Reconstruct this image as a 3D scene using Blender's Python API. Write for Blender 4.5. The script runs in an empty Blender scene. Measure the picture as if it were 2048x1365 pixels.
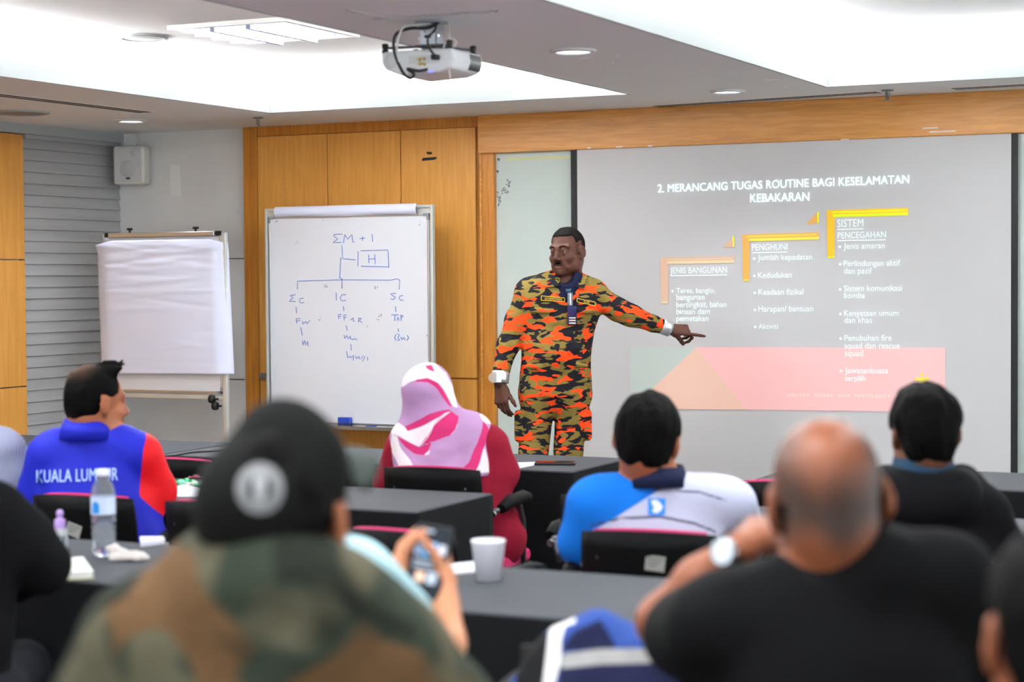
import bpy, bmesh, math, random
import numpy as np
from mathutils import Vector, Matrix
from mathutils.bvhtree import BVHTree

random.seed(7)
SC = bpy.context.scene
COL = SC.collection

# ------------------------------------------------------------------ camera
FW, FH, FPX, EYE = 2048.0, 1365.0, 3800.0, 1.48
_Y = Vector((1820.0, 141.5, -3800.0)).normalized()          # room depth direction seen in camera axes
_U = Vector((-0.007, 1.0, 0.0339))
_U = (_U - _Y * _U.dot(_Y)).normalized()                    # up
_X = _Y.cross(_U).normalized()                              # along the front wall
C2W = Matrix((_X, _Y, _U))                                  # camera axes -> world axes
CAM = Vector((0, 0, EYE))
cam_data = bpy.data.cameras.new('camera')
cam_data.sensor_width = 36.0
cam_data.lens = FPX * 36.0 / FW
cam_data.clip_end = 60
cam_data.dof.use_dof = True
cam_data.dof.focus_distance = 9.25
cam_data.dof.aperture_fstop = 2.7
cam = bpy.data.objects.new('camera', cam_data)
cam.matrix_world = Matrix.Translation(CAM) @ C2W.to_4x4()
COL.objects.link(cam)
SC.camera = cam

# ------------------------------------------------------------------ world, exposure
SC.view_settings.view_transform = 'Standard'
SC.view_settings.look = 'None'
SC.view_settings.gamma = 1.0
SC.view_settings.use_curve_mapping = False
SC.view_settings.exposure = 0.86
SC.cycles.use_denoising = True
SC.cycles.max_bounces = 8
world = bpy.data.worlds.new('daylight')
SC.world = world
world.use_nodes = True
bg = world.node_tree.nodes['Background']
bg.inputs[0].default_value = (0.93, 0.97, 1.0, 1)
bg.inputs[1].default_value = 1.5

CEIL, TRAY = 2.36, 2.58                                     # soffit and tray heights
WALL = 9.40                                                 # front wall
LEFT = -7.17                                                # left wall
PSI = math.atan2(1820.0, 3800.0)

def area(name, loc, size, energy, rot=(0, 0, 0), col=(1, 1, 1), spread=180):
    l = bpy.data.lights.new(name, 'AREA')
    l.shape = 'RECTANGLE'
    l.size, l.size_y = size
    l.energy = energy
    l.color = col
    l.spread = math.radians(spread)
    o = bpy.data.objects.new(name, l)
    o.location = loc
    o.rotation_euler = rot
    COL.objects.link(o)
    return o

TRAYS = [(-5.53, -3.46, -3.0, 8.58), (-2.53, -0.30, -3.0, 8.70)]   # x0, x1, y0, y1
COVE = 30.0
for (x0, x1, y0, y1) in TRAYS:
    L = y1 - y0
    ym = (y0 + y1) / 2
    zl = CEIL + .115
    # fluorescent tubes lying on top of the soffit behind the tray lip
    area('cove_light', (x0 - .07, ym, zl), (.06, L), COVE * L / 2, (0, math.radians(180 + 4), 0), (1, 1, 1))
    area('cove_light', (x1 + .07, ym, zl), (.06, L), COVE * L / 2, (0, math.radians(180 - 4), 0), (1, 1, 1))
    area('cove_light', ((x0 + x1) / 2, y1 + .07, zl), (x1 - x0, .06), COVE * (x1 - x0) / 2, (math.radians(180 + 4), 0, 0), (1, 1, 1))
TROFFERS = [(-4.615, 7.135), (-4.615, 3.9), (-4.615, 1.0), (-1.42, 5.4), (-1.42, 2.2)]  # only the first is in view; the rest are added to light the room
for (x, y) in TROFFERS:
    area('troffer_light', (x, y, TRAY - .0045), (.53, .53), 24.0, (0, 0, 0), (.97, .98, 1))
DOWNLIGHTS = []

# ------------------------------------------------------------------ pixel helpers
def ray(px, py):
    return (C2W @ Vector(((px - FW / 2) / FPX, -(py - FH / 2) / FPX, -1.0)))

def onY(px, py, Y):
    r = ray(px, py)
    return CAM + r * (Y / r.y)

def onX(px, py, X):
    r = ray(px, py)
    return CAM + r * (X / r.x)

def onZ(px, py, Z):
    r = ray(px, py)
    return CAM + r * ((Z - EYE) / r.z)

def atD(px, py, d):
    return CAM + ray(px, py) * d

def project(p):
    q = C2W.transposed() @ (Vector(p) - CAM)
    return (FW / 2 - FPX * q.x / q.z, FH / 2 + FPX * q.y / q.z, -q.z)

# ------------------------------------------------------------------ object helpers
def tag(o, label=None, cat=None, group=None, kind=None):
    if label: o['label'] = label
    if cat: o['category'] = cat
    if group: o['group'] = group
    if kind: o['kind'] = kind
    return o

def empty(name, loc=(0, 0, 0), rz=0.0):
    o = bpy.data.objects.new(name, None)
    o.empty_display_size = .1
    o.location = loc
    o.rotation_euler = (0, 0, rz)
    COL.objects.link(o)
    return o

def link_mesh(name, verts, faces, mats, parent=None, smooth=False, fmat=None, loc=None, rz=None):
    me = bpy.data.meshes.new(name)
    me.from_pydata([tuple(v) for v in verts], [], [tuple(f) for f in faces])
    if not isinstance(mats, (list, tuple)): mats = [mats]
    for m in mats: me.materials.append(m)
    if fmat is not None:
        me.polygons.foreach_set('material_index', list(fmat))
    if smooth:
        me.polygons.foreach_set('use_smooth', [True] * len(me.polygons))
    me.update()
    o = bpy.data.objects.new(name, me)
    COL.objects.link(o)
    if parent is not None: o.parent = parent
    if loc is not None: o.location = loc
    if rz is not None: o.rotation_euler = (0, 0, rz)
    return o

class MB:
    """collects shapes and links them as one mesh object"""
    def __init__(s):
        s.v, s.f, s.m, s.s = [], [], [], []
        s.cur, s.sm = 0, False
    def mat(s, i, smooth=False):
        s.cur, s.sm = i, smooth
        return s
    def add(s, vs, fs, smooth=None):
        b = len(s.v)
        s.v += [Vector(v) for v in vs]
        for f in fs:
            s.f.append([b + i for i in f]); s.m.append(s.cur)
            s.s.append(s.sm if smooth is None else smooth)
        return s
    def box(s, lo, hi, M=None, taper=None):
        (x0, y0, z0), (x1, y1, z1) = lo, hi
        vs = [Vector(p) for p in ((x0, y0, z0), (x1, y0, z0), (x1, y1, z0), (x0, y1, z0), (x0, y0, z1), (x1, y0, z1), (x1, y1, z1), (x0, y1, z1))]
        if M is not None: vs = [M @ v for v in vs]
        return s.add(vs, [(0, 3, 2, 1), (4, 5, 6, 7), (0, 1, 5, 4), (1, 2, 6, 5), (2, 3, 7, 6), (3, 0, 4, 7)], False)
    def prism(s, pts, off):
        """polygon pts (3-D) extruded by vector off"""
        pts = [Vector(p) for p in pts]; off = Vector(off); n = len(pts)
        nrm = Vector((0, 0, 0))
        for i in range(n):
            nrm += pts[i].cross(pts[(i + 1) % n])
        if nrm.dot(off) > 0: pts = pts[::-1]
        vs = pts + [p + off for p in pts]
        fs = [tuple(range(n)), tuple(range(2 * n - 1, n - 1, -1))]
        for i in range(n):
            j = (i + 1) % n
            fs.append((j, i, i + n, j + n))
        return s.add(vs, fs, False)
    def tube(s, pts, r, n=8, closed=False, caps=True):
        pts = [Vector(p) for p in pts]
        k = len(pts)
        rs = r if isinstance(r, (list, tuple)) else [r] * k
        vs, fs = [], []
        up = None
        for i in range(k):
            a = pts[max(0, i - 1)] if not closed else pts[(i - 1) % k]
            b = pts[min(k - 1, i + 1)] if not closed else pts[(i + 1) % k]
            t = (b - a)
            if t.length < 1e-9: t = Vector((0, 0, 1))
            t.normalize()
            if up is None:
                up = Vector((0, 0, 1)) if abs(t.z) < .9 else Vector((1, 0, 0))
            u = (up - t * up.dot(t))
            if u.length < 1e-6: u = t.orthogonal()
            u.normalize(); up = u
            w = t.cross(u)
            for j in range(n):
                an = 2 * math.pi * j / n
                vs.append(pts[i] + (u * math.cos(an) + w * math.sin(an)) * rs[i])
        for i in range(k if closed else k - 1):
            i2 = (i + 1) % k
            for j in range(n):
                j2 = (j + 1) % n
                fs.append((i * n + j, i * n + j2, i2 * n + j2, i2 * n + j))
        s.add(vs, fs, True)
        if caps and not closed:
            b = len(s.v) - len(vs)
            s.f.append([b + j for j in range(n - 1, -1, -1)]); s.m.append(s.cur); s.s.append(False)
            s.f.append([b + (k - 1) * n + j for j in range(n)]); s.m.append(s.cur); s.s.append(False)
        return s
    def lathe(s, prof, n=24, M=None):
        """prof: list of (radius, z) bottom to top"""
        vs, fs = [], []
        for (r, z) in prof:
            for j in range(n):
                a = 2 * math.pi * j / n
                vs.append(Vector((r * math.cos(a), r * math.sin(a), z)))
        for i in range(len(prof) - 1):
            for j in range(n):
                j2 = (j + 1) % n
                fs.append((i * n + j, i * n + j2, (i + 1) * n + j2, (i + 1) * n + j))
        if M is not None: vs = [M @ v for v in vs]
        return s.add(vs, fs, True)
    def disc(s, c, r, nrm, n=32, r2=None):
        nrm = Vector(nrm).normalized(); u = nrm.orthogonal().normalized(); w = nrm.cross(u); c = Vector(c)
        ry = r2 or r
        return s.add([c + u * r * math.cos(2 * math.pi * j / n) + w * ry * math.sin(2 * math.pi * j / n) for j in range(n)], [tuple(range(n))], False)
    def sphere(s, c, r, n=12, M=None):
        c = Vector(c); rr = Vector(r) if hasattr(r, '__len__') else Vector((r, r, r))
        vs, fs = [], []
        for i in range(n + 1):
            t = math.pi * i / n
            for j in range(2 * n):
                a = math.pi * j / n
                q = Vector((rr.x * math.sin(t) * math.cos(a), rr.y * math.sin(t) * math.sin(a), rr.z * math.cos(t)))
                vs.append((M @ q if M is not None else q) + c)
        m = 2 * n
        for i in range(n):
            for j in range(m):
                j2 = (j + 1) % m
                fs.append((i * m + j, (i + 1) * m + j, (i + 1) * m + j2, i * m + j2))
        return s.add(vs, fs, True)
    def build(s, name, mats, parent=None, bevel=0.0, seg=2, loc=None, rz=None):
        o = link_mesh(name, s.v, s.f, mats, parent, False, s.m, loc, rz)
        o.data.polygons.foreach_set('use_smooth', s.s)
        o.data.validate()
        if bevel:
            b = o.modifiers.new('bevel', 'BEVEL')
            b.width = bevel; b.segments = seg; b.limit_method = 'ANGLE'; b.angle_limit = math.radians(40)
            b.harden_normals = False
        return o

def copy_tree(o, parent=None):
    c = o.copy(); COL.objects.link(c)
    if parent is not None: c.parent = parent
    for ch in list(o.children): copy_tree(ch, c)
    return c

# ------------------------------------------------------------------ materials
def lin(h):
    if isinstance(h, (tuple, list)): return tuple(h[:3]) + (1.0,)
    h = h.lstrip('#')
    out = []
    for i in (0, 2, 4):
        c = int(h[i:i + 2], 16) / 255.0
        out.append(c / 12.92 if c <= .04045 else ((c + .055) / 1.055) ** 2.4)
    return tuple(out) + (1.0,)

def M(name, col, rough=.6, metal=0.0, spec=.5, emit=None, es=1.0, noise=None, bump=None, stretch=(1, 1, 1), alpha=1.0, trans=0.0, ior=1.45, coat=0.0, layers=None, sheen=0.0):
    """procedural principled material.  noise=(scale, colour2, lo, hi[, detail, distortion]);  bump=(scale, strength[, distance]);
    layers=[(attribute, colour, softness)] paints where a mesh attribute is positive"""
    m = bpy.data.materials.new(name); m.use_nodes = True
    nt = m.node_tree; N = nt.nodes; K = nt.links
    p = N['Principled BSDF']
    p.inputs['Base Color'].default_value = lin(col)
    p.inputs['Roughness'].default_value = rough
    p.inputs['Metallic'].default_value = metal
    p.inputs['Specular IOR Level'].default_value = spec
    p.inputs['IOR'].default_value = ior
    p.inputs['Alpha'].default_value = alpha
    p.inputs['Transmission Weight'].default_value = trans
    p.inputs['Coat Weight'].default_value = coat
    p.inputs['Sheen Weight'].default_value = sheen
    if emit is not None:
        p.inputs['Emission Color'].default_value = lin(emit)
        p.inputs['Emission Strength'].default_value = es
    vec = None
    def coords():
        nonlocal vec
        if vec is None:
            tc = N.new('ShaderNodeTexCoord'); mp = N.new('ShaderNodeMapping')
            mp.inputs['Scale'].default_value = stretch
            K.new(tc.outputs['Object'], mp.inputs['Vector']); vec = mp.outputs['Vector']
        return vec
    sock = None
    if noise:
        n = N.new('ShaderNodeTexNoise'); n.inputs['Scale'].default_value = noise[0]
        n.inputs['Detail'].default_value = noise[4] if len(noise) > 4 else 4
        n.inputs['Distortion'].default_value = noise[5] if len(noise) > 5 else 0
        K.new(coords(), n.inputs['Vector'])
        mr = N.new('ShaderNodeMapRange'); mr.inputs['From Min'].default_value = noise[2]; mr.inputs['From Max'].default_value = noise[3]
        K.new(n.outputs['Fac'], mr.inputs['Value'])
        mx = N.new('ShaderNodeMix'); mx.data_type = 'RGBA'
        mx.inputs['A'].default_value = lin(col); mx.inputs['B'].default_value = lin(noise[1])
        K.new(mr.outputs['Result'], mx.inputs['Factor']); sock = mx.outputs['Result']
    for (an, c2, soft) in (layers or []):
        at = N.new('ShaderNodeAttribute'); at.attribute_name = an
        mr = N.new('ShaderNodeMapRange'); mr.inputs['From Min'].default_value = -soft; mr.inputs['From Max'].default_value = soft
        mr.interpolation_type = 'SMOOTHSTEP'
        K.new(at.outputs['Fac'], mr.inputs['Value'])
        mx = N.new('ShaderNodeMix'); mx.data_type = 'RGBA'
        mx.inputs['A'].default_value = lin(col)
        if sock is not None: K.new(sock, mx.inputs['A'])
        mx.inputs['B'].default_value = lin(c2)
        K.new(mr.outputs['Result'], mx.inputs['Factor']); sock = mx.outputs['Result']
    if sock is not None: K.new(sock, p.inputs['Base Color'])
    if bump:
        n = N.new('ShaderNodeTexNoise'); n.inputs['Scale'].default_value = bump[0]; n.inputs['Detail'].default_value = 3
        K.new(coords(), n.inputs['Vector'])
        b = N.new('ShaderNodeBump'); b.inputs['Strength'].default_value = bump[1]
        b.inputs['Distance'].default_value = bump[2] if len(bump) > 2 else .01
        K.new(n.outputs['Fac'], b.inputs['Height']); K.new(b.outputs['Normal'], p.inputs['Normal'])
    return m

def camo(name, base, cols, scale, stretch, rough=.85, dist=.6):
    """camouflage cloth: hard-edged noise patches laid over a base colour; cols=[(colour, threshold, offset)]"""
    m = M(name, base, rough, spec=.15)
    nt = m.node_tree; N = nt.nodes; K = nt.links; p = N['Principled BSDF']
    tc = N.new('ShaderNodeTexCoord'); sock = None
    for (c, th, off, soft) in cols:
        mp = N.new('ShaderNodeMapping'); mp.inputs['Scale'].default_value = stretch; mp.inputs['Location'].default_value = off
        K.new(tc.outputs['Object'], mp.inputs['Vector'])
        n = N.new('ShaderNodeTexNoise'); n.inputs['Scale'].default_value = scale; n.inputs['Detail'].default_value = 1.2
        n.inputs['Roughness'].default_value = .45; n.inputs['Distortion'].default_value = dist
        K.new(mp.outputs['Vector'], n.inputs['Vector'])
        mr = N.new('ShaderNodeMapRange'); mr.inputs['From Min'].default_value = th - soft; mr.inputs['From Max'].default_value = th + soft
        K.new(n.outputs['Fac'], mr.inputs['Value'])
        mx = N.new('ShaderNodeMix'); mx.data_type = 'RGBA'; mx.inputs['A'].default_value = lin(base); mx.inputs['B'].default_value = lin(c)
        if sock is not None: K.new(sock, mx.inputs['A'])
        K.new(mr.outputs['Result'], mx.inputs['Factor']); sock = mx.outputs['Result']
    K.new(sock, p.inputs['Base Color'])
    n = N.new('ShaderNodeTexNoise'); n.inputs['Scale'].default_value = 14; n.inputs['Detail'].default_value = 3
    K.new(tc.outputs['Object'], n.inputs['Vector'])
    b = N.new('ShaderNodeBump'); b.inputs['Strength'].default_value = .5; b.inputs['Distance'].default_value = .02
    K.new(n.outputs['Fac'], b.inputs['Height']); K.new(b.outputs['Normal'], p.inputs['Normal'])
    return m
# ================================================================== the room
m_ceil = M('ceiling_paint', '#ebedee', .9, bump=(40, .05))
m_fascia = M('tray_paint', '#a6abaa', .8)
m_wall = M('grey_wall_paint', '#dadad8', .85, noise=(2.2, '#cfcfcc', .4, .7), bump=(60, .05))
m_wood = M('honey_veneer', '#d99c4a', .38, spec=.45, noise=(9, '#c98b3d', .35, .75, 6, .6), stretch=(6, 6, .35), bump=(30, .04))
m_woodh = M('honey_veneer_valance', '#d29344', .33, spec=.5, noise=(9, '#b4762b', .35, .75, 6, .6), stretch=(.5, 6, 6), bump=(20, .05))
m_woodd = M('honey_veneer_trim', '#c2802f', .38, spec=.45, noise=(9, '#a06218', .35, .75, 6, .6), stretch=(6, 6, .35))
m_dark = M('dark_gap', '#1c1612', .9)
m_black = M('matte_black', '#0d0d0f', .6)
m_carpet = M('carpet', '#67645f', .95, noise=(60, '#4a4847', .35, .65), bump=(300, .4))
m_white = M('white_plastic', '#dcdcd8', .4)
m_chrome = M('chrome', '#c8c8cc', .18, 1.0)
m_grey = M('grey_metal', '#8b8d8f', .4, .6)
m_lamp = M('lamp_glow', '#ffffff', .5, emit='#eef2ff', es=3)
m_down = M('downlight_glow', '#ffffff', .5, emit='#dfe6ff', es=3.0)

X0, X1, YB = LEFT, 3.2, -3.0
def struct(o):
    o['kind'] = 'structure'
    return o

b = MB(); b.box((X0 - .1, YB, -.1), (X1, WALL + .1, 0)); struct(b.build('floor', m_carpet))
# soffit ring and beam with the two light trays cut out, then the raised tray ceilings
t = .10
b = MB()
(l0, l1, ly0, ly1), (r0, r1, ry0, ry1) = TRAYS
def slab(x0, x1, y0, y1): b.box((x0, y0, CEIL), (x1, y1, CEIL + t))
slab(X0 - .1, l0, YB, WALL + .1); slab(l0, l1, ly1, WALL + .1); slab(l1, r0, YB, WALL + .1)
slab(r0, r1, ry1, WALL + .1); slab(r1, X1, YB, WALL + .1)
soffit = struct(b.build('ceiling', m_ceil))
b = MB(); b.box((X0 - .1, YB, TRAY), (X1, WALL + .1, TRAY + .05)); struct(b.build('ceiling', m_ceil))
# painted lips round the trays
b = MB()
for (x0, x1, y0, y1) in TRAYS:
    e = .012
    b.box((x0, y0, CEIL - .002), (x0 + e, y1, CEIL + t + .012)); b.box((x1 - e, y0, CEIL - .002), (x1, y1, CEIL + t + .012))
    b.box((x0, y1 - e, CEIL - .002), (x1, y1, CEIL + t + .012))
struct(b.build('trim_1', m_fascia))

# upright back of each light recess
b = MB()
for (x0, x1, y0, y1) in TRAYS:
    g = .17
    b.box((x0 - g - .02, y0, CEIL + t), (x0 - g, y1 + g, TRAY)); b.box((x1 + g, y0, CEIL + t), (x1 + g + .02, y1 + g, TRAY)); b.box((x0 - g, y1 + g, CEIL + t), (x1 + g, y1 + g + .02, TRAY))
struct(b.build('trim_6', m_ceil))
# front and left wall
b = MB(); b.box((X0 - .1, WALL, 0), (X1, WALL + .1, TRAY)); struct(b.build('wall_front', m_wall))
b = MB(); b.box((X0 - .1, YB, 0), (X0, WALL, TRAY)); struct(b.build('wall_left', m_wall))
# white access panels beside the flipchart: seams in the front wall
b = MB()
for py in (517, 758):
    a = onY(452, py + .5, WALL); c = onY(489, py, WALL)
    b.box((a.x, WALL - .003, a.z - .002), (c.x, WALL + .001, a.z + .002))
struct(b.build('trim_2', m_dark))
# repaired patch low on the wall under the loudspeaker
b = MB(); a = onY(341, 330, WALL); c = onY(361, 392, WALL)
b.box((a.x, WALL - .004, c.z), (c.x, WALL + .001, a.z)); o = b.build('wall_patch', M('patch_paint', '#e0e0de', .8)); tag(o, 'pale repaired patch on the grey wall right of the loudspeaker', 'wall patch')

# ---- wood panelling (cupboard doors) : boxes standing 5 cm proud of the wall
def pbox(mb, px0, py0, px1, py1, Y, depth, pyr=None):
    a = onY(px0, py0, Y); c = onY(px1, py1, Y)
    mb.box((a.x, Y, c.z), (c.x, Y + depth, a.z))
Yp = WALL - .06
def zat(px, py, Y=Yp): return onY(px, py, Y).z
def xat(px, Y=Yp, py=560): return onY(px, py, Y).x
cab = empty('cupboard', (0, 0, 0)); tag(cab, 'honey wood wall cupboard with tall doors behind the whiteboard', 'cupboard')
xs = [xat(489), xat(518), xat(657.5), xat(804), xat(953.5), xat(958)]
zt, zd = CEIL, zat(700, 266)
zs = zat(880, 756.5)
b = MB(); b.box((xs[0], Yp + .015, 0), (xs[5], WALL, CEIL)); b.build('carcass', m_woodd, cab)
b = MB(); b.box((xs[0], Yp, 0), (xs[1] - .004, Yp + .014, CEIL)); b.build('side_post', m_woodd, cab, .002)
zb = zat(700, 880)
for i in (1, 2, 3):
    g = .003 if i != 3 else .0012
    b = MB(); b.box((xs[i] + .002, Yp - .004, zs + .003), (xs[i + 1] - g, Yp + .014, zd)); b.build('door', m_wood, cab, .002)
    b = MB(); b.box((xs[i] + .002, Yp - .002, .1), (xs[i + 1] - g, Yp + .014, zs - .006)); b.build('lower_door', m_wood, cab, .002)
b = MB(); b.box((xs[1], Yp + .002, zd + .004), (xs[5], Yp + .014, CEIL)); b.build('top_rail', m_woodd, cab)
for (px, py) in ((528, 752), (881, 744)):
    p = onY(px, py, Yp); b = MB(); b.box((p.x - .02, Yp - .022, p.z - .018), (p.x + .02, Yp - .004, p.z + .018)); b.build('door_catch', m_grey, cab, .003)
# scraps of black tape on the door
for pts in (((843, 321), (846, 316), (872, 314), (874, 317), (868, 320), (845, 322)), ((852, 304), (864, 304), (863, 309), (855, 309))):
    b = MB(); b.prism([onY(x, y, Yp - .0055) for x, y in pts], (0, .001, 0)); b.build('tape_scrap', m_black, cab)

# trim post and valance round the screen recess
Yv = WALL - .10
b = MB()
xa, xb = xat(958.5, Yv), xat(986, Yv)
zv = onY(1500, 286.5, Yv).z
b.box((xa, Yv + .02, 0), (xb, WALL, zv + .01)); 
struct(b.build('trim_3', m_woodd, None, .003))
b = MB(); b.box((xa, Yv + .01, 0), (xa + .012, WALL, zv)); struct(b.build('trim_4', m_woodh, None, .002))
xe = 1.9
b = MB(); b.box((xa - .004, Yv, zv), (xe, WALL, CEIL)); o = b.build('valance', m_woodh, None, .004); tag(o, 'long honey wood valance box above the projection screen', 'valance')
m_chip = M('bare_chip', '#e9dcc8', .5)
for (px, py, w) in ((1178, 296, 8), (1238, 294, 14), (1300, 292, 9), (1690, 279, 16), (1885, 263, 50), (1860, 256, 30)):
    p = onY(px, py, Yv - .001); ww = w * .0026
    b = MB(); b.box((p.x - ww / 2, Yv - .0012, p.z - .004), (p.x + ww / 2, Yv - .0002, p.z + .003)); b.build('chipped_edge', m_chip, o)


# frosted glass boards either side of the screen
m_glassb = M('frosted_glass_board', '#d3dfd9', .12, spec=.5, noise=(3, '#cbd8d1', .35, .7), coat=.3)
Yg = WALL - .05
b = MB(); b.box((xat(986.5, Yg), Yg, .05), (xat(1160, Yg), Yg + .012, zv - .001)); o = b.build('glass_board', m_glassb, None, .001)
tag(o, 'frosted pale green glass board left of the screen, behind the standing man', 'glass board')
for (px, py) in ((998, 319), (996, 343)):
    p = onY(px, py, Yg); b = MB(); b.lathe([(.007, 0), (.007, .008), (.003, .01)], 16, Matrix.Translation(p) @ Matrix.Rotation(math.radians(90), 4, 'X')); b.build('screw_cap', m_chrome, o)
rr = random.Random(3)
b = MB()
for k in range(26):
    px = 1012 + rr.uniform(-6, 8) ; py = 374 + rr.uniform(-14, 14); px -= (py - 374) * .35
    p = onY(px, py, Yg - .0005); s_ = rr.uniform(.002, .006); b.box((p.x - s_, Yg - .001, p.z - s_ * .7), (p.x + s_, Yg - .0002, p.z + s_))
for k in range(18):
    p = onY(997 + rr.uniform(-3, 4), 408 + rr.uniform(-26, 16), Yg - .0005); s_ = rr.uniform(.002, .005); b.box((p.x - s_, Yg - .001, p.z - s_), (p.x + s_, Yg - .0002, p.z + s_))
b.build('marker_smudge', M('smudge', '#8d969a', .6), o)
b = MB(); p = onY(1015, 318, Yg - .001); q = onY(1142, 312, Yg - .001); b.box((p.x, Yg - .0014, p.z - .008), (q.x, Yg - .0003, p.z + .004)); b.build('tape_line', M('yellow_tape', '#d8dca0', .5), o)
b = MB(); b.box((xat(2020, Yg), Yg, .05), (xe, Yg + .012, zv - .001)); o = b.build('glass_board', m_glassb, None, .001)
tag(o, 'frosted pale green glass board strip right of the screen', 'glass board')

# ---- projection screen with black side borders
Ys = WALL - .085
m_screen = M('screen_fabric', '#d2d2d2', .95, spec=.1)
scr = empty('projection_screen', (onY(1580, 900, Ys).x, Ys, 0)); tag(scr, 'large pale grey pull-down projection screen with black side borders', 'projection screen')
ox = scr.location.x
x_l, x_l2, x_r2, x_r = xat(1143, Ys), xat(1155.5, Ys), xat(2022, Ys), xat(2035.5, Ys)
zlo = .42
b = MB(); b.box((x_l2 - ox, 0, zlo), (x_r2 - ox, .004, zv)); b.build('screen_cloth', m_screen, scr)
for (xa_, xb_) in ((x_l, x_l2), (x_r2, x_r)):
    b = MB(); b.box((xa_ - ox, -.0005, zlo), (xb_ - ox, .0045, zv)); b.build('black_border', m_black, scr)
b = MB(); b.tube([(x_l - ox, .002, zlo - .01), (x_r - ox, .002, zlo - .01)], .014, 12); b.build('bottom_bar', m_black, scr)

# ---- left wall: wood panels, header rail, window with a slatted blind
Xw = LEFT + .05
m_slat = M('blind_slat', '#a6a7a7', .55, noise=(3, '#9b9d9d', .4, .7), stretch=(1, .4, 6))
yp1 = onX(51, 560, Xw).y
ya = YB
b = MB()
zz = [onX(30, 520, Xw).z, onX(30, 775, Xw).z]
lw = empty('wall_panelling', (LEFT, yp1 - 1.0, 0)); tag(lw, 'honey wood wall panel at the left edge of the room', 'wall panel')
zT = onX(30, 268, Xw).z
for (z0, z1) in ((.0, zz[1] - .003), (zz[1] + .003, zz[0] - .003), (zz[0] + .003, zT)):
    b = MB(); b.box((0, -3.5, z0), (.05, 1.0, z1)); b.build('panel', m_wood, lw, .003)
b = MB(); b.box((0, YB, zT + .005), (.07, WALL, CEIL)); struct(b.build('trim_5', m_fascia, loc=(LEFT, 0, 0)))
yb0, yb1 = yp1 + .01, WALL - .02
b = MB(); b.box((LEFT - .02, yb0, .3), (LEFT + .012, yb1, zT)); struct(b.build('window_1', M('window_glass', '#5f6668', .2)))
bl = empty('window_blind', (LEFT + .03, (yb0 + yb1) / 2, 0)); tag(bl, 'grey slatted window blind pulled down on the left wall', 'blind')
b = MB(); pitch = .0655; z = zT - .01; k = 0; hw = (yb1 - yb0) / 2
while z > .35:
    e = .016 if k % 1 == 0 else 0
    b.add([(0.0, -hw, z), (0.0, hw + e, z), (.012, hw + e, z - pitch * .97), (.012, -hw, z - pitch * .97), (.009, -hw, z - pitch * 1.0), (.009, hw + e, z - pitch * 1.0), (-.003, hw + e, z - .003), (-.003, -hw, z - .003)],
          [(0, 3, 2, 1), (3, 4, 5, 2), (4, 7, 6, 5), (7, 0, 1, 6), (0, 7, 4, 3), (1, 2, 5, 6)], False)
    z -= pitch; k += 1
b.build('slats', m_slat, bl)
b = MB(); b.box((-.01, -hw, zT - .02), (.03, hw, zT + .004)); b.build('head_rail', m_slat, bl)

# ================================================================== ceiling fittings
def ceil_px(px, py, z=CEIL): return onZ(px, py, z)
# fluorescent troffers
m_louv = M('louvre_metal', '#6d7290', .4)
def troffer(x, y):
    r = empty('ceiling_light', (x, y, TRAY)); s = .305
    b = MB()
    for (lo, hi) in (((-s, -s, -.02), (-s + .03, s, 0)), ((s - .03, -s, -.02), (s, s, 0)), ((-s + .03, -s, -.02), (s - .03, -s + .03, 0)), ((-s + .03, s - .03, -.02), (s - .03, s, 0))): b.box(lo, hi)
    b.build('frame', m_white, r)
    b = MB()
    for i in range(1, 4):
        yy = -s + .03 + i * (2 * s - .06) / 4
        b.box((-s + .03, yy - .004, -.034), (s - .03, yy + .004, -.008))
    for i in range(1, 3):
        xx = -s + .03 + i * (2 * s - .06) / 3
        b.box((xx - .012, -s + .03, -.036), (xx + .012, s - .03, -.008))
    b.build('louvre', m_louv, r)
    for i in range(3):
        xx = -s + .03 + (i + .5) * (2 * s - .06) / 3
        b = MB(); b.box((xx - .075, -s + .034, -.003), (xx + .075, s - .034, -.001)); b.build('tube', m_lamp, r)
    return r
tr = None
for i, (x, y) in enumerate(TROFFERS):
    if tr is None: tr = troffer(x, y); o = tr
    else: o = copy_tree(tr); o.location = (x, y, TRAY)
    tag(o, ['square fluorescent light with a louvre in the left ceiling tray, nearest the front wall', 'added unseen fluorescent light, second from the front wall in the left tray',
            'added unseen fluorescent light, third from the front wall in the left tray', 'added unseen fluorescent light in the right tray, nearer the screen', 'added unseen fluorescent light in the right tray, farther from the screen'][i], 'ceiling light', 'louvred ceiling lights')
# downlights in the soffit
def downlight(p, r=.075):
    o = empty('downlight', p)
    b = MB(); b.lathe([(r, 0), (r + .018, 0), (r + .018, -.006), (r, -.012), (r - .004, -.004)], 28); b.build('rim', m_white, o)
    b = MB(); b.disc((0, 0, -.006), r - .004, (0, 0, -1)); b.build('lamp', m_down, o)
    return o
DL = [(262, 240.5, .072, 'round recessed downlight near the blind on the left wall'), (1147, 100.5, .072, 'round recessed downlight in the beam, right of the projector'), (1455, 181.5, .067, 'round recessed downlight above the screen')]
for (px, py, r, lab) in DL:
    p = ceil_px(px, py); o = downlight(p, r); tag(o, lab, 'downlight', 'recessed downlights')
    l = bpy.data.lights.new('downlight_lamp', 'SPOT'); l.energy = 9; l.spot_size = math.radians(110); l.spot_blend = .6; l.shadow_soft_size = .05; l.color = (.9, .94, 1)
    q = bpy.data.objects.new('downlight_lamp', l); q.location = p + Vector((0, 0, -.03)); COL.objects.link(q)
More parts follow.
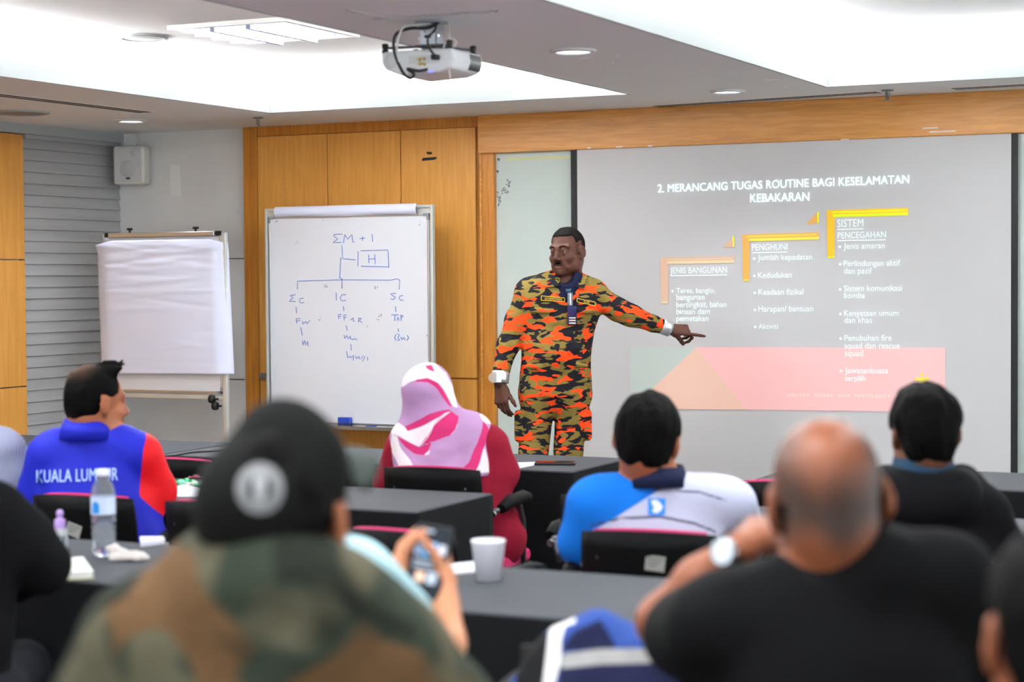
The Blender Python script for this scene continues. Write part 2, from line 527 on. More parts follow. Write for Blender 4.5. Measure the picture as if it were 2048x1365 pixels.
# scuffed paint on the beam
m_scuff = M('paint_scuff', '#ffffff', .8)
for pts in (((1155, 118), (1166, 115), (1178, 114.5), (1187, 114), (1186, 116), (1172, 117.5)), ((1229, 112), (1239, 111.8), (1239, 113.5), (1230, 113.4)), ((1223, 126), (1227, 121), (1228, 122.5), (1225, 126.8)), ((1524, 160.5), (1540, 158.5), (1562, 158), (1560, 160), (1538, 161.5)), ((1568, 172), (1577, 174), (1570, 176)), ((1422, 157), (1425, 158.5), (1422, 160)), ((1571, 184), (1581, 183), (1580, 184.5))):
    b = MB(); b.prism([ceil_px(x, y) - Vector((0, 0, .0004)) for x, y in pts], (0, 0, .0003)); b.build('scuff', m_scuff, soffit)
# round ceiling speakers
def round_grille(p, r, mat, lab):
    o = empty('ceiling_speaker', p)
    b = MB(); b.lathe([(r - .02, 0), (r, 0), (r, -.008), (r - .02, -.012), (r - .024, -.006)], 36); b.build('rim', m_fascia, o)
    b = MB(); b.lathe([(0.001, -.012), (r * .6, -.011), (r - .02, -.007)], 36); b.build('grille', mat, o)
    tag(o, lab, 'ceiling speaker')
round_grille(onZ(286, 73.5, TRAY), .115, M('grille_grey', '#a9a9a4', .7), 'small round grey ceiling speaker inside the left tray')
round_grille(onZ(40, 224, CEIL), .155, M('grille_dark', '#8a8886', .7), 'round grey ceiling speaker in the soffit by the left wall')
# slot diffusers
def slot(pa, pb, lab):
    a, c = ceil_px(*pa), ceil_px(*pb)
    d = (c - a); L = d.length; rz = math.atan2(d.y, d.x)
    o = empty('slot_diffuser', (a + c) / 2, rz)
    b = MB()
    for yy in (-.05, .0, .05): b.box((-L / 2, yy - .006, -.0012), (L / 2, yy + .006, 0))
    b.build('frame', m_ceil, o)
    b = MB(); b.box((-L / 2, -.044, -.001), (L / 2, -.006, -.0004)); b.box((-L / 2, .006, -.001), (L / 2, .044, -.0004)); b.build('slot', m_dark, o)
    tag(o, lab, 'air diffuser', 'ceiling slot diffusers')
slot((-120, 176), (292, 225), 'long black air slot in the soffit beside the left tray')
slot((1312, 213), (1757, 184.5), 'long black air slot in the soffit above the screen')
slot((1906, 178), (2200, 161), 'black air slot in the soffit above the right end of the screen')
# sprinklers
def sprinkler(px, py, lab):
    p = ceil_px(px, py); o = empty('sprinkler', p)
    b = MB(); b.lathe([(.03, 0), (.028, -.006), (.012, -.008)], 20); b.build('escutcheon', m_grey, o)
    b = MB(); b.lathe([(.011, 0), (.011, -.02), (.006, -.024), (.006, -.04), (.0, -.042)], 12)
    for sx in (-1, 1): b.tube([(sx * .008, 0, -.018), (sx * .014, 0, -.03), (sx * .004, 0, -.044)], .0022, 6)
    b.lathe([(.001, -.043), (.017, -.045), (.017, -.047), (.001, -.046)], 16); b.build('head', m_grey, o)
    tag(o, lab, 'sprinkler', 'ceiling sprinklers')
sprinkler(516, 235, 'ceiling sprinkler above the wood cupboard'); sprinkler(1775, 180, 'ceiling sprinkler above the screen')

# wall loudspeaker
Yw = WALL - .10
a = onY(230, 293, Yw - .06); c = onY(283, 368, Yw - .06)
w, h = c.x - a.x, a.z - c.z
ls = empty('wall_loudspeaker', ((a.x + c.x) / 2, Yw - .06, c.z), math.radians(18)); tag(ls, 'cream wall loudspeaker in the corner above the flipchart', 'loudspeaker')
m_cream = M('cream_plastic', '#d9d8cf', .45)
b = MB(); b.box((-w / 2, 0, 0), (w / 2, .13, h)); b.build('cabinet', m_cream, ls, .018, 3)
b = MB(); b.box((-w / 2 + .012, -.006, .014), (w / 2 - .012, .004, h - .012)); b.build('grille', M('speaker_mesh', '#cbcbca', .6, bump=(500, .5)), ls, .012, 3)
b = MB(); b.lathe([(.001, .002), (.05, .002), (.052, 0)], 28, Matrix.Translation((0, -.006, h * .4)) @ Matrix.Rotation(math.radians(90), 4, 'X')); b.build('woofer', M('woofer_mesh', '#b4b5b7', .6), ls)
b = MB(); b.lathe([(.001, .002), (.016, .002), (.018, 0)], 20, Matrix.Translation((.035, -.006, h * .8)) @ Matrix.Rotation(math.radians(90), 4, 'X')); b.build('tweeter', M('woofer_mesh', '#b4b5b7', .6), ls)
b = MB(); b.box((-.012, -.009, .03), (.012, -.005, .04)); b.build('badge', m_black, ls)
b = MB(); b.tube([(0, .12, h * .5), (0, .155, h * .5)], .02, 10); b.build('bracket', m_cream, ls)
b = MB(); b.tube([(.0, .1, h - .01), (.005, .13, h + .03), (.012, .15, CEIL - c.z)], .005, 8); b.build('cable', m_white, ls)
# ================================================================== projected slide on the screen
Ysl = Ys - .0035
def sp(zx, zy, Y=None):                                     # slide coordinates -> point on the screen
    return onY(1240 + zx / 2.5273, 320 + zy / 2.5273, Y or Ysl)
slide = empty('projected_slide', (onY(1575, 600, Ysl).x, Ysl, 1.0)); tag(slide, 'projected fire safety slide with white text and orange step brackets on the screen', 'projected slide')
so = slide.location
def light_mat(name, base, emit, es):
    return M(name, base, .95, spec=.05, emit=emit, es=es)
m_txt = light_mat('projected_white', '#d2d2d2', (.75, 1, 1), .38)
m_or1 = light_mat('projected_salmon', (.58, .55, .40), (1, .05, 0), .15)
m_or2 = light_mat('projected_orange', (.52, .48, .13), (1, .05, 0), .22)
m_or3 = light_mat('projected_amber', (.52, .56, .05), (1, .1, 0), .26)
m_hl1 = light_mat('projected_pale', (.64, .60, .42), (1, .6, .2), .16)
m_hl2 = light_mat('projected_yellow', (.58, .64, .12), (1, .7, 0), .2)
m_hl3 = light_mat('projected_bright_yellow', (.5, .66, .03), (.9, 1, 0), .22)
m_pale = light_mat('projected_grey_green', '#ccd6d0', '#c8f0d8', .02)
m_sal = light_mat('projected_peach', (.62, .62, .52), (1, .12, .03), .20)
m_pink = light_mat('projected_pink', (.64, .61, .59), (1, .05, .05), .24)
m_foot = light_mat('projected_cream', (.68, .68, .64), (1, .6, .55), .34)
def spoly(name, groups, th=.0006, lift=0.0):
    mats, b = [], MB()
    for mt, polys in groups:
        b.mat(len(mats)); mats.append(mt)
        for pts in polys:
            b.prism([sp(x, y, Ysl - lift) - so for x, y in pts], (0, th, 0))
    return b.build(name, mats, slide)
def sparts(name, mt, polys, lift):
    for pts in polys: spoly(name, [(mt, [pts])], lift=lift)
sparts('colour_band', m_pale, [[(50, 945), (385, 948), (55, 1259)]], 0); sparts('colour_band', m_sal, [[(385, 948), (640, 1263), (55, 1259)]], 0); sparts('colour_band', m_pink, [[(385, 948), (1643, 950), (1643, 1276), (640, 1263)]], 0)
spoly('step_bracket', [(m_or1, [[(205, 495), (578, 487), (578, 521), (242, 527), (242, 725), (209, 726)]])], lift=.0005)
spoly('step_bracket', [(m_or2, [[(617, 377), (1006, 366), (1006, 402), (655, 411), (654, 612), (621, 613)]])], lift=.0005)
spoly('step_bracket', [(m_or3, [[(1045, 254), (1456, 242), (1456, 280), (1086, 290), (1084, 495), (1049, 496)]])], lift=.0005)
sparts('bracket_highlight', m_hl1, [[(240, 513), (578, 506), (578, 521), (240, 527)], [(236, 502), (565, 495), (565, 499), (236, 506)], [(209, 718), (242, 717), (242, 725), (209, 726)]], .001)
sparts('bracket_highlight', m_hl2, [[(650, 398), (1006, 388), (1006, 402), (652, 412)], [(640, 385), (990, 374), (990, 380), (640, 391)], [(621, 606), (654, 605), (654, 612), (621, 613)], [(566, 392), (578, 380), (578, 440), (571, 440)]], .001)
sparts('bracket_highlight', m_hl3, [[(1072, 276), (1456, 266), (1456, 280), (1080, 290)], [(1070, 262), (1440, 251), (1440, 258), (1070, 269)], [(1049, 489), (1084, 488), (1084, 495), (1049, 496)], [(996, 268), (1006, 258), (1005, 320), (998, 320)]], .001)
spoly('step_triangle', [(m_or1, [[(518, 443), (578, 380), (578, 440)]])], lift=.0005)
spoly('step_triangle', [(m_or2, [[(942, 324), (1006, 258), (1005, 320)]])], lift=.0005)

def text_mesh(body, bold=0.0, res=3, space=1.0, align='LEFT'):
    cu = bpy.data.curves.new('text', 'FONT'); cu.body = body; cu.size = 1.0; cu.resolution_u = res; cu.space_character = space
    o = bpy.data.objects.new('text', cu); COL.objects.link(o)
    dg = bpy.context.evaluated_depsgraph_get(); me = bpy.data.meshes.new_from_object(o.evaluated_get(dg))
    vs = [v.co.copy() for v in me.vertices]; fs = [tuple(p.vertices) for p in me.polygons]
    bpy.data.objects.remove(o); bpy.data.curves.remove(cu); bpy.data.meshes.remove(me)
    if bold:                                                # heavier strokes: the glyphs again, a hair to either side
        n = len(vs); base_v, base_f = list(vs), list(fs)
        for dx, dy in ((bold, 0), (-bold, 0)):
            k = len(vs); vs = vs + [v + Vector((dx, dy, .0)) for v in base_v]; fs = fs + [tuple(i + k for i in f) for f in base_f]
    return vs, fs
def wall_text(name, lines, mat, parent, Y, conv, org, bold=0.0, vscale=1.0, space=1.0, underline=False):
    """lines: (text, x0, y0, x1, y1) baselines; each run of text is stretched between its two baseline ends"""
    for (t, x0, y0, x1, y1) in lines:
        V, F = [], []
        vs, fs = text_mesh(t, bold, 3, space)
        xa = min(v.x for v in vs); xb = max(v.x for v in vs)
        p0, p1 = conv(x0, y0, Y), conv(x1, y1, Y)
        ex = (p1 - p0) / (xb - xa); L = ex.length
        b0 = len(V)
        V += [p0 + ex * (v.x - xa) + Vector((0, 0, L * vscale)) * v.y - org for v in vs]
        F += [tuple(b0 + i for i in f) for f in fs]
        if underline:
            b0 = len(V); h = .0022
            V += [p0 + Vector((0, 0, -.010)) - org, p1 + Vector((0, 0, -.010)) - org, p1 + Vector((0, 0, -.010 - h * 2)) - org, p0 + Vector((0, 0, -.010 - h * 2)) - org]
            F.append((b0, b0 + 3, b0 + 2, b0 + 1))
        link_mesh(name, V, F, mat, parent)
Yt = Ysl - .0018
wall_text('title_text', [('2. MERANCANG TUGAS ROUTINE BAGI KESELAMATAN', 190, 165, 1462, 118), ('KEBAKARAN', 657, 215, 957, 206)], m_txt, slide, Yt, sp, so, .016, 1.12)
wall_text('heading_text', [('JENIS BANGUNAN', 254, 575, 541, 570), ('PENGHUNI', 667, 458, 846, 454), ('SISTEM', 1098, 340, 1230, 336), ('PENCEGAHAN', 1100, 397, 1344, 392)], m_txt, slide, Yt, sp, so, 0, 1.18, 1.0, True)
wall_text('bullet_text', [('Teres, banglo,', 285, 675, 480, 672), ('bangunan', 285, 710, 427, 708), ('bertingkat, bahan', 285, 746, 538, 744), ('binaan dam', 285, 782, 455, 780), ('pemetakan', 285, 817, 447, 816)], m_txt, slide, Yt, sp, so, 0, 1.05)
wall_text('bullet_text', [('Jumlah kepadatan', 697, 508, 971, 504), ('Kedudukan', 698, 598, 868, 595), ('Keadaan fizikal', 700, 683, 927, 681), ('Harapan/ bantuan', 700, 768, 977, 766), ('Aktiviti', 700, 855, 798, 854)], m_txt, slide, Yt, sp, so, 0, 1.05)
wall_text('bullet_text', [('Jenis amaran', 1130, 451, 1338, 447), ('Perlindungan aktif', 1131, 538, 1416, 535), ('dan pasif', 1132, 576, 1274, 575), ('Sistem komunikasi', 1132, 664, 1426, 662), ('bomba', 1133, 700, 1238, 699), ('Kenyataan umum', 1133, 790, 1408, 788), ('dan khas', 1134, 825, 1274, 825),
   ('Penubuhan fire', 1134, 915, 1373, 914), ('squad dan rescue', 1134, 954, 1414, 954), ('squad', 1135, 992, 1229, 992), ('Jawatankuasa', 1137, 1080, 1356, 1080), ('terpilih', 1137, 1118, 1242, 1118)], m_txt, slide, Yt, sp, so, 0, 1.05)
wall_text('footer_text', [('JABATAN  BOMBA  DAN  PENYELAMAT  MALAYSIA', 838, 1197, 1530, 1206)], m_foot, slide, Yt, sp, so, 0, .95, 1.25)
b = MB()
for (x, y) in ((265, 664), (678, 500), (679, 587), (681, 673), (682, 759), (683, 845), (1111, 440), (1112, 528), (1113, 655), (1114, 780), (1115, 904), (1117, 1068)):
    b = MB(); b.disc(sp(x, y, Yt) - so, .0065, (0, -1, 0), 16); b.build('bullet_dot', m_txt, slide)
# yellow crest in the band, mostly behind a head
m_cr = light_mat('projected_crest', (.6, .62, .1), (1, .7, 0), .2)
b = MB()
b.disc(sp(1526, 1086, Yt) - so, .0075, (0, -1, 0), 20)
for pts in ([(1488, 1120), (1500, 1096), (1512, 1106), (1526, 1098), (1540, 1106), (1553, 1096), (1566, 1120), (1545, 1114), (1526, 1124), (1508, 1114)], [(1506, 1130), (1526, 1120), (1546, 1130), (1540, 1158), (1526, 1166), (1512, 1158)]):
    b.prism([sp(x, y, Yt) - so for x, y in pts], (0, .0004, 0))
b.build('crest', m_cr, slide)

# ================================================================== whiteboard stands
m_frame = M('board_frame', '#c9ccc8', .35, .3)
m_alu = M('aluminium', '#c3c6c8', .28, .85)
m_wb = M('whiteboard_enamel', '#dfe3ea', .14, spec=.5, coat=.2)
m_paper = M('flip_paper', '#e6ebff', .9)
m_gcap = M('corner_plastic', '#7e8288', .5)
m_blue = M('eraser_blue', '#1f3c9c', .6)
m_ink = M('blue_marker_ink', '#4e6fc4', .6)
m_smear = M('old_ink', '#6a6c70', .7)
Yb = 9.0
def bp(zx, zy, Y=Yb): return onY(500 + zx / 2.8444, 400 + zy / 2.8444, Y)
def board_frame_box(mb, lo, hi, w, d):
    (x0, z0), (x1, z1) = lo, hi
    mb.box((x0, 0, z0), (x0 + w, d, z1)); mb.box((x1 - w, 0, z0), (x1, d, z1)); mb.box((x0 + w, 0, z0), (x1 - w, d, z0 + w)); mb.box((x0 + w, 0, z1 - w), (x1 - w, d, z1))
p0, p1 = bp(88, 48), bp(1042, 1302)
cx = (p0.x + p1.x) / 2
wb = empty('whiteboard_stand', (cx, Yb, 0)); tag(wb, 'white board on a stand covered with a blue marker diagram, in front of the cupboard', 'whiteboard')
x0, x1 = bp(88, 600).x - cx, bp(1042, 600).x - cx
zt_, zb_ = bp(560, 38).z, bp(560, 1300).z
ix0, ix1 = bp(108, 600).x - cx, bp(1020, 600).x - cx
izt, izb = bp(560, 88).z, bp(560, 1281).z
b = MB(); board_frame_box(b, (x0, zb_), (x1, zt_), .016, .03); b.box((x0 + .01, .012, zb_ + .01), (x1 - .01, .026, zt_ - .01)); b.build('outer_frame', m_frame, wb, .003)
b = MB(); b.box((ix0 + .006, .004, izb), (ix1 - .006, .014, izt)); b.build('writing_surface', m_wb, wb)
b = MB(); board_frame_box(b, (ix0, izb), (ix1, izt), .011, .012)
o = b.build('inner_frame', m_alu, wb, .002)
for (px, zz_, sx, sz) in ((ix0, izt, 1, -1), (ix1, izt, -1, -1), (ix0, izb, 1, 1), (ix1, izb, -1, 1)):
    b = MB(); X = sorted((px - sx * .002, px + sx * .034)); Z = sorted((zz_ - sz * .002, zz_ + sz * .034))
    X2 = sorted((px - sx * .002, px + sx * .013)); Z2 = sorted((zz_ - sz * .002, zz_ + sz * .013))
    b.box((X[0], -.002, Z2[0]), (X[1], .011, Z2[1])); b.box((X2[0], -.0015, Z[0]), (X2[1], .011, Z[1])); b.build('corner_cap', m_gcap, wb, .001)
xa_, xb_ = bp(146, 60).x - cx, bp(952, 60).x - cx
b = MB()
for k in range(9):
    a0 = k * math.pi / 8
rows = [(0, izt - .002), (-.012, izt + .004), (-.02, izt + .02), (-.02, izt + .036), (-.012, izt + .052), (.004, izt + .056)]
n = 14; vs, fs = [], []
for i in range(n + 1):
    x = xa_ + (xb_ - xa_) * i / n
    for j, (yy, zz_) in enumerate(rows): vs.append((x, yy - .002 * math.sin(i * .9), zz_ + .003 * math.sin(i * .7 + j) * (j < 2)))
for i in range(n):
    for j in range(len(rows) - 1):
        q = i * len(rows) + j; fs.append((q, q + len(rows), q + len(rows) + 1, q + 1))
link_mesh('paper_roll', vs, fs, m_paper, wb, True)
b = MB(); b.box((ix0 + .03, -.05, zb_ - .004), (ix1 - .03, .004, zb_ + .006)); b.box((ix0 + .03, -.05, zb_ + .004), (ix1 - .03, -.046, zb_ + .016)); b.build('pen_tray', m_alu, wb, .001)
for sx in (x0 + .03, x1 - .03):
    b = MB(); b.box((sx - .014, .03, .06), (sx + .014, .055, zt_ - .1)); b.build('post', m_frame, wb, .003)
    b = MB(); b.box((sx - .018, -.25, .03), (sx + .018, .33, .06)); b.build('foot', m_frame, wb, .004)
    for yy in (-.23, .31):
        b = MB(); b.lathe([(.001, 0), (.022, .002), (.024, .02), (.01, .03)], 12, Matrix.Translation((sx, yy, 0))); b.build('caster', m_black, wb)
b = MB(); b.box((x0 + .03, .034, .25), (x1 - .03, .05, .28)); b.build('crossbar', m_frame, wb)
strokes = '''525,195 480,197 475,205 500,222 472,243 522,243|532,245 540,197 555,225 580,197 585,243|592,239 595,242|625,220 655,218|641,208 640,232|695,195 698,238|523,258 527,335 600,342|517,328 510,445 525,450|615,292 614,378|630,290 785,285 790,385|632,378 788,382
675,312 677,360|677,338 712,335|710,310 712,365|270,510 270,463 520,455 800,457 835,449 852,455 848,510|523,450 523,505|258,540 228,545 245,558 222,578 258,577|305,560 285,562 280,578 290,587 308,583|490,527 492,572|545,540 522,540 512,560 522,575 547,572
830,532 800,535 815,548 828,555 815,568 800,562|870,545 852,548 848,562 858,572 873,570|262,610 265,645|531,606 534,632|828,606 830,638|285,677 262,677 268,705|262,690 285,688|298,690 302,707 318,692 325,706 340,688|520,652 502,655 505,678|503,667 518,664|548,655 533,658 536,688|534,672 548,668
570,685 590,672 585,690 598,692|617,698 618,672 635,676 620,686 638,698|805,655 845,655|825,655 822,688|835,688 843,668 850,688|860,688 858,655 872,660 860,672|288,725 298,772|547,715 553,745|843,733 845,752|298,800 300,828 312,800 316,828 328,805 330,832|336,832 339,834
535,770 540,790 550,772 560,792 570,775 575,795|580,790 585,797 598,790 610,797|830,765 822,785 830,800|838,762 850,770 840,785 852,800 838,800|858,780 865,797 875,783 882,797|895,770 903,785 893,800|573,822 577,857|550,862 556,900 570,890 575,900 590,885 588,915|600,890 605,905 620,892 625,908|632,905 645,885|655,890 640,920|668,895 670,915'''
b = MB()
for st in strokes.replace('\n', '|').split('|'):
    pts = [bp(*map(float, q.split(',')), Yb + .0035) - Vector((cx, Yb, 0)) for q in st.split()]
    fine = []
    for i in range(len(pts) - 1):
        for k in range(3): fine.append(pts[i].lerp(pts[i + 1], k / 3))
    fine.append(pts[-1])
    b.tube(fine, .0021, 5)
b.build('marker_diagram', m_ink, wb)
rr = random.Random(5)
for (zx, zy, n_) in ((432, 490, 9), (717, 497, 10), (740, 660, 9), (725, 685, 5), (270, 240, 5), (395, 675, 4), (660, 722, 2), (408, 108, 3), (152, 118, 4), (966, 135, 3), (1010, 770, 6)):
    b = MB()
    for k in range(n_):
        p = bp(zx + rr.uniform(-9, 9), zy + rr.uniform(-9, 9), Yb + .0036) - Vector((cx, Yb, 0)); s_ = rr.uniform(.0012, .0035)
        b.box((p.x - s_ * .6, p.y, p.z - s_), (p.x + s_ * .6, p.y + .0006, p.z + s_))
    b.build('ink_smear', m_smear, wb)
for (x_0, z_0, x_1, z_1, lab) in ((505, 1217, 572, 1277, 'dark blue board eraser on the whiteboard tray, partly behind the cap'), (660, 1262, 711, 1277, 'small bright blue board eraser on the whiteboard tray')):
    a, c = bp(x_0, z_0, Yb - .03), bp(x_1, z_1, Yb - .03); zf = zb_ + .0062
    h_ = a.z - c.z
    b = MB(); b.box((a.x, Yb - .042, zf), (c.x, Yb - .012, zf + h_ * .45)); o = b.build('board_eraser', M('eraser_felt', '#23304f', .9), None, .002)
    b = MB(); b.box((a.x - .001, Yb - .043, zf + h_ * .4), (c.x + .001, Yb - .011, zf + h_)); b.build('grip', m_blue, o, .004)
    tag(o, lab, 'board eraser')

# ---- flipchart with a blank sheet
Yf = 8.75
def fp(zx, zy, Y=Yf): return onY(zx / 3.4133, 430 + zy / 3.4133, Y)
p0 = fp(745, 130); p1 = fp(1510, 1210); cx = (p0.x + p1.x) / 2
fc = empty('flipchart_stand', (cx, Yf, 0)); tag(fc, 'flipchart easel with a blank white sheet, in front of the grey wall', 'flipchart')
x0, x1 = fp(738, 700).x - cx, fp(1512, 700).x - cx
zt_, zb_ = fp(1100, 140).z, fp(1100, 1212).z
b = MB(); b.box((x0, .004, zb_), (x1, .02, zt_)); b.build('board', m_wb, fc)
b = MB(); board_frame_box(b, (x0, zb_), (x1, zt_), .012, .024); b.build('frame', m_alu, fc, .002)
b = MB(); b.box((x1 - .035, -.003, zb_ - .003), (x1 + .003, .02, zb_ + .014)); b.box((x1 - .014, -.003, zb_), (x1 + .003, .02, zb_ + .035)); b.build('corner_cap', m_gcap, fc, .001)
zc = fp(1100, 133).z
b = MB(); b.box((x0 + .02, -.02, zc - .016), (x1 - .03, .006, zc + .012)); b.build('clamp_bar', m_alu, fc, .006, 3)
for xx in (x0 + .006, x1 - .014): 
    b = MB(); b.box((xx - .01, -.021, zc - .013), (xx + .018, .007, zc + .013)); b.build('clamp_end', m_black, fc, .004)
for zx in (890, 1340):
    q = fp(zx, 105).x - cx
    b = MB(); b.tube([(q, -.006, zc + .012), (q, -.006, zc + .03)], .006, 8); b.tube([(q - .016, -.006, zc + .032), (q + .016, -.006, zc + .032)], .007, 8); b.build('paper_hook', m_black, fc)
# posts, rails, knobs, feet
for xx, sx in ((x0 - .016, -1), (x1 + .016, 1)):
    b = MB(); b.box((xx - .016, .0, .5), (xx + .016, .026, zt_ + .01)); b.build('post', m_frame, fc, .006)
    b = MB(); b.tube([(xx, .013, .05), (xx, .013, zb_ - .05)], .011, 12); b.build('lower_post', m_chrome, fc)
    b = MB(); b.box((xx - .016, -.28, .025), (xx + .016, .28, .05)); b.build('foot', m_frame, fc, .005)
    b = MB()
    for yy in (-.27, .27): b.lathe([(.001, 0), (.018, .001), (.02, .018), (.008, .026)], 12, Matrix.Translation((xx, yy, 0)))
    b.build('glide', m_black, fc)
zr = fp(1100, 1240).z
b = MB(); b.box((x0 - .016, .002, zr - .012), (x1 + .016, .024, zr + .014)); b.build('crossbar', m_frame, fc, .003)
for (zx, zy) in ((1455, 1258), (1478, 1305)):
    q = fp(zx, zy) - Vector((cx, Yf, 0))
    b = MB(); b.tube([(q.x + .035, .0, q.z), (q.x, -.01, q.z)], .006, 8); b.lathe([(.001, -.012), (.022, -.012), (.024, 0), (.022, .012), (.001, .012)], 12, Matrix.Translation((q.x, -.012, q.z)) @ Matrix.Rotation(math.radians(90), 4, 'Y')); b.build('knob', m_black, fc)
# the paper pad: front sheet bellied and wrinkled, wrapped round the sides
pad0 = [fp(662, 180), fp(1500, 150)]; 
nx, nz = 60, 70; vs, fs = [], []
zt2, zb2 = fp(1080, 172).z, fp(1080, 1085).z
xl0, xr0 = fp(660, 200).x - cx, fp(1540, 200).x - cx
xl1, xr1 = fp(688, 1080).x - cx, fp(1582, 1080).x - cx
rr = random.Random(11)
cr = [(rr.uniform(.0, .9), rr.uniform(.0, 1), rr.uniform(.15, .5), rr.uniform(-.15, .15), rr.uniform(.006, .02), rr.choice((-1, 1)) * rr.uniform(.0015, .004)) for _ in range(46)]
for j in range(nz + 1):
    v = j / nz
    for i in range(nx + 1):
        u = i / nx
        x = (xl0 + (xl1 - xl0) * v) * (1 - u) + (xr0 + (xr1 - xr0) * v) * u
        z = zt2 + (zb2 - zt2) * v + (.010 * (u - .5)) * (v > .9)
        edge = max(0, .13 - u) / .13, max(0, u - .90) / .10
        y = -.026 - .012 * math.sin(math.pi * v) * math.sin(math.pi * u) + .035 * edge[0] ** 2 * min(1, v * 8 + .35) + .05 * edge[1] ** 2
        if v < .03: z -= .025 * (edge[0] + edge[1]) * (1 - v / .03)
        for (cu, cv, cl, sl, w_, am) in cr:
            if abs(u - cu) < cl:
                dv = v - (cv * cv * .95 + sl * (u - cu)); y += am * (1.6 - v) * .7 * math.exp(-(dv / w_) ** 2) * math.cos((u - cu) / cl * math.pi / 2)
        vs.append((x, y, z))
for j in range(nz):
    for i in range(nx):
        q = j * (nx + 1) + i; fs.append((q, q + nx + 1, q + nx + 2, q + 1))
o = link_mesh('paper_sheet', vs, fs, m_paper, fc, True)
md = o.modifiers.new('thick', 'SOLIDIFY'); md.thickness = .003; md.offset = 1
# folded-back sheets peeping at the left top
b = MB(); q = fp(728, 150) - Vector((cx, Yf, 0)); b.tube([(q.x, .0, q.z - .02), (q.x, .0, q.z + .02)], .012, 10); b.build('paper_curl', m_paper, fc)

# ================================================================== ceiling projector
pj_d = 6.55
PC = atD(864, 128, pj_d)
pj = empty('ceiling_projector', (PC.x, PC.y, PC.z), math.radians(2)); tag(pj, 'white projector hanging from the ceiling beam', 'projector')
m_pj = M('projector_case', '#cfd2d3', .38)
hh, w, d = .036, .135, .12
# body with a sloping underside toward the left rear
b = MB()
prof = [(-w, hh), (w, hh), (w + .006, .0), (w - .006, -.03), (w - .05, -.043), (-.06, -.05), (-w + .01, -.026), (-w - .004, .0)]
b.prism([(x, -d, z) for x, z in prof], (0, 2 * d, 0)); b.build('case', m_pj, pj, .012, 3)
b = MB(); b.box((-.03, -d - .001, -.012), (.085, -d + .004, .016)); b.build('port_panel', M('port_grey', '#c0c3c4', .5), pj, .001)
b = MB()
for (x, z, c_) in ((.012, .002, 0), (.028, .004, 0), (.014, -.012, 0), (.03, -.014, 0)): b.tube([(x, -d - .009, z), (x, -d + .002, z)], .0055, 12)
b.build('socket', M('brass', '#8f7a45', .35, .9), pj)
b = MB(); b.box((.066, -d - .028, -.003), (.088, -d + .002, .014)); b.build('plug', m_black, pj, .003)
b = MB(); b.lathe([(.001, .001), (.026, .001), (.027, 0)], 28, Matrix.Translation((-.098, -d, .002)) @ Matrix.Rotation(math.radians(90), 4, 'X')); b.build('speaker_grille', M('pj_grille', '#b9bcbd', .6), pj)
b = MB()
for i in range(7):
    for j in range(8):
        yy = d - .02 - i * .013; z = .024 - j * .0068
        b.box((w - .004, yy - .009, z - .0022), (w + .0062 - abs(z) * .05, yy, z + .0022))
b.build('vent', m_dark, pj)
b = MB(); b.box((.047, -d - .0007, -.042), (.05, -d + .004, -.0385)); b.box((.056, -d - .0007, -.042), (.059, -d + .004, -.0385)); b.build('status_light', M('status_led', '#5560ff', .4, emit='#4650ff', es=3), pj)
b = MB(); b.lathe([(.034, 0), (.034, .012), (.026, .014), (.024, .004), (.001, .004)], 24, Matrix.Translation((-.05, d - .002, 0)) @ Matrix.Rotation(math.radians(-90), 4, 'X')); b.build('lens', M('lens_black', '#101318', .08), pj)
# mount: cross arms with black knobs, bracket, ceiling plate
zm = hh + .022
b = MB(); b.tube([(-w + .006, -d + .02, zm - .008), (0, 0, zm + .004), (w - .02, d - .03, zm - .008)], .0045, 8); b.tube([(w - .02, -d + .02, zm - .006), (0, 0, zm + .004), (-w + .03, d - .03, zm - .006)], .0045, 8); b.box((-.045, -.04, zm), (.045, .04, zm + .006)); b.build('mount_arm', M('mount_dark', '#4c4d55', .45, .5), pj)
for (x, y) in ((-w + .006, -d + .02), (w - .02, -d + .02), (w - .02, d - .03), (-w + .03, d - .03)):
    b = MB(); b.lathe([(.001, hh - .004), (.011, hh - .004), (.011, hh + .006), (.008, hh + .01), (.011, hh + .014), (.011, hh + .028), (.001, hh + .03)], 14, Matrix.Translation((x, y, 0))); b.build('mount_knob', m_black, pj)
topz = CEIL - PC.z
m_brk = M('bracket_steel', '#a3aab2', .35, .6)
b = MB(); b.box((-.032, -.03, zm + .006), (-.026, .03, zm + .075)); b.box((.026, -.03, zm + .006), (.032, .03, zm + .075)); b.box((-.032, -.03, zm + .006), (.032, -.025, zm + .06)); b.build('bracket', m_brk, pj, .001)
b = MB(); b.box((-.012, -.033, zm + .028), (.012, -.024, zm + .038)); b.build('bracket_slot', m_dark, pj)
b = MB()
for (x, z) in ((-.036, .03), (.036, .034), (-.018, .05)): b.tube([(x - .006, -.02, zm + z), (x + .006, -.034, zm + z)], .0045, 8)
b.build('bolt', m_chrome, pj)
b = MB(); b.tube([(0, 0, zm + .07), (0, 0, topz - .006)], .02, 14); b.lathe([(.06, topz - .006), (.06, topz - .0002), (.001, topz - .0002)], 24); b.lathe([(.02, topz - .012), (.06, topz - .006)], 24); b.build('ceiling_plate', m_brk, pj)
def bez(pts, n=28):
    P = [Vector(p) for p in pts]; out = []
    for i in range(len(P) - 1):
        p0, p1, p2, p3 = P[max(0, i - 1)], P[i], P[i + 1], P[min(len(P) - 1, i + 2)]
        for k in range(n // 4):
            t = k / (n // 4); out.append(.5 * ((2 * p1) + (p2 - p0) * t + (2 * p0 - 5 * p1 + 4 * p2 - p3) * t * t + (3 * p1 - p0 - 3 * p2 + p3) * t ** 3))
    out.append(P[-1]); return out
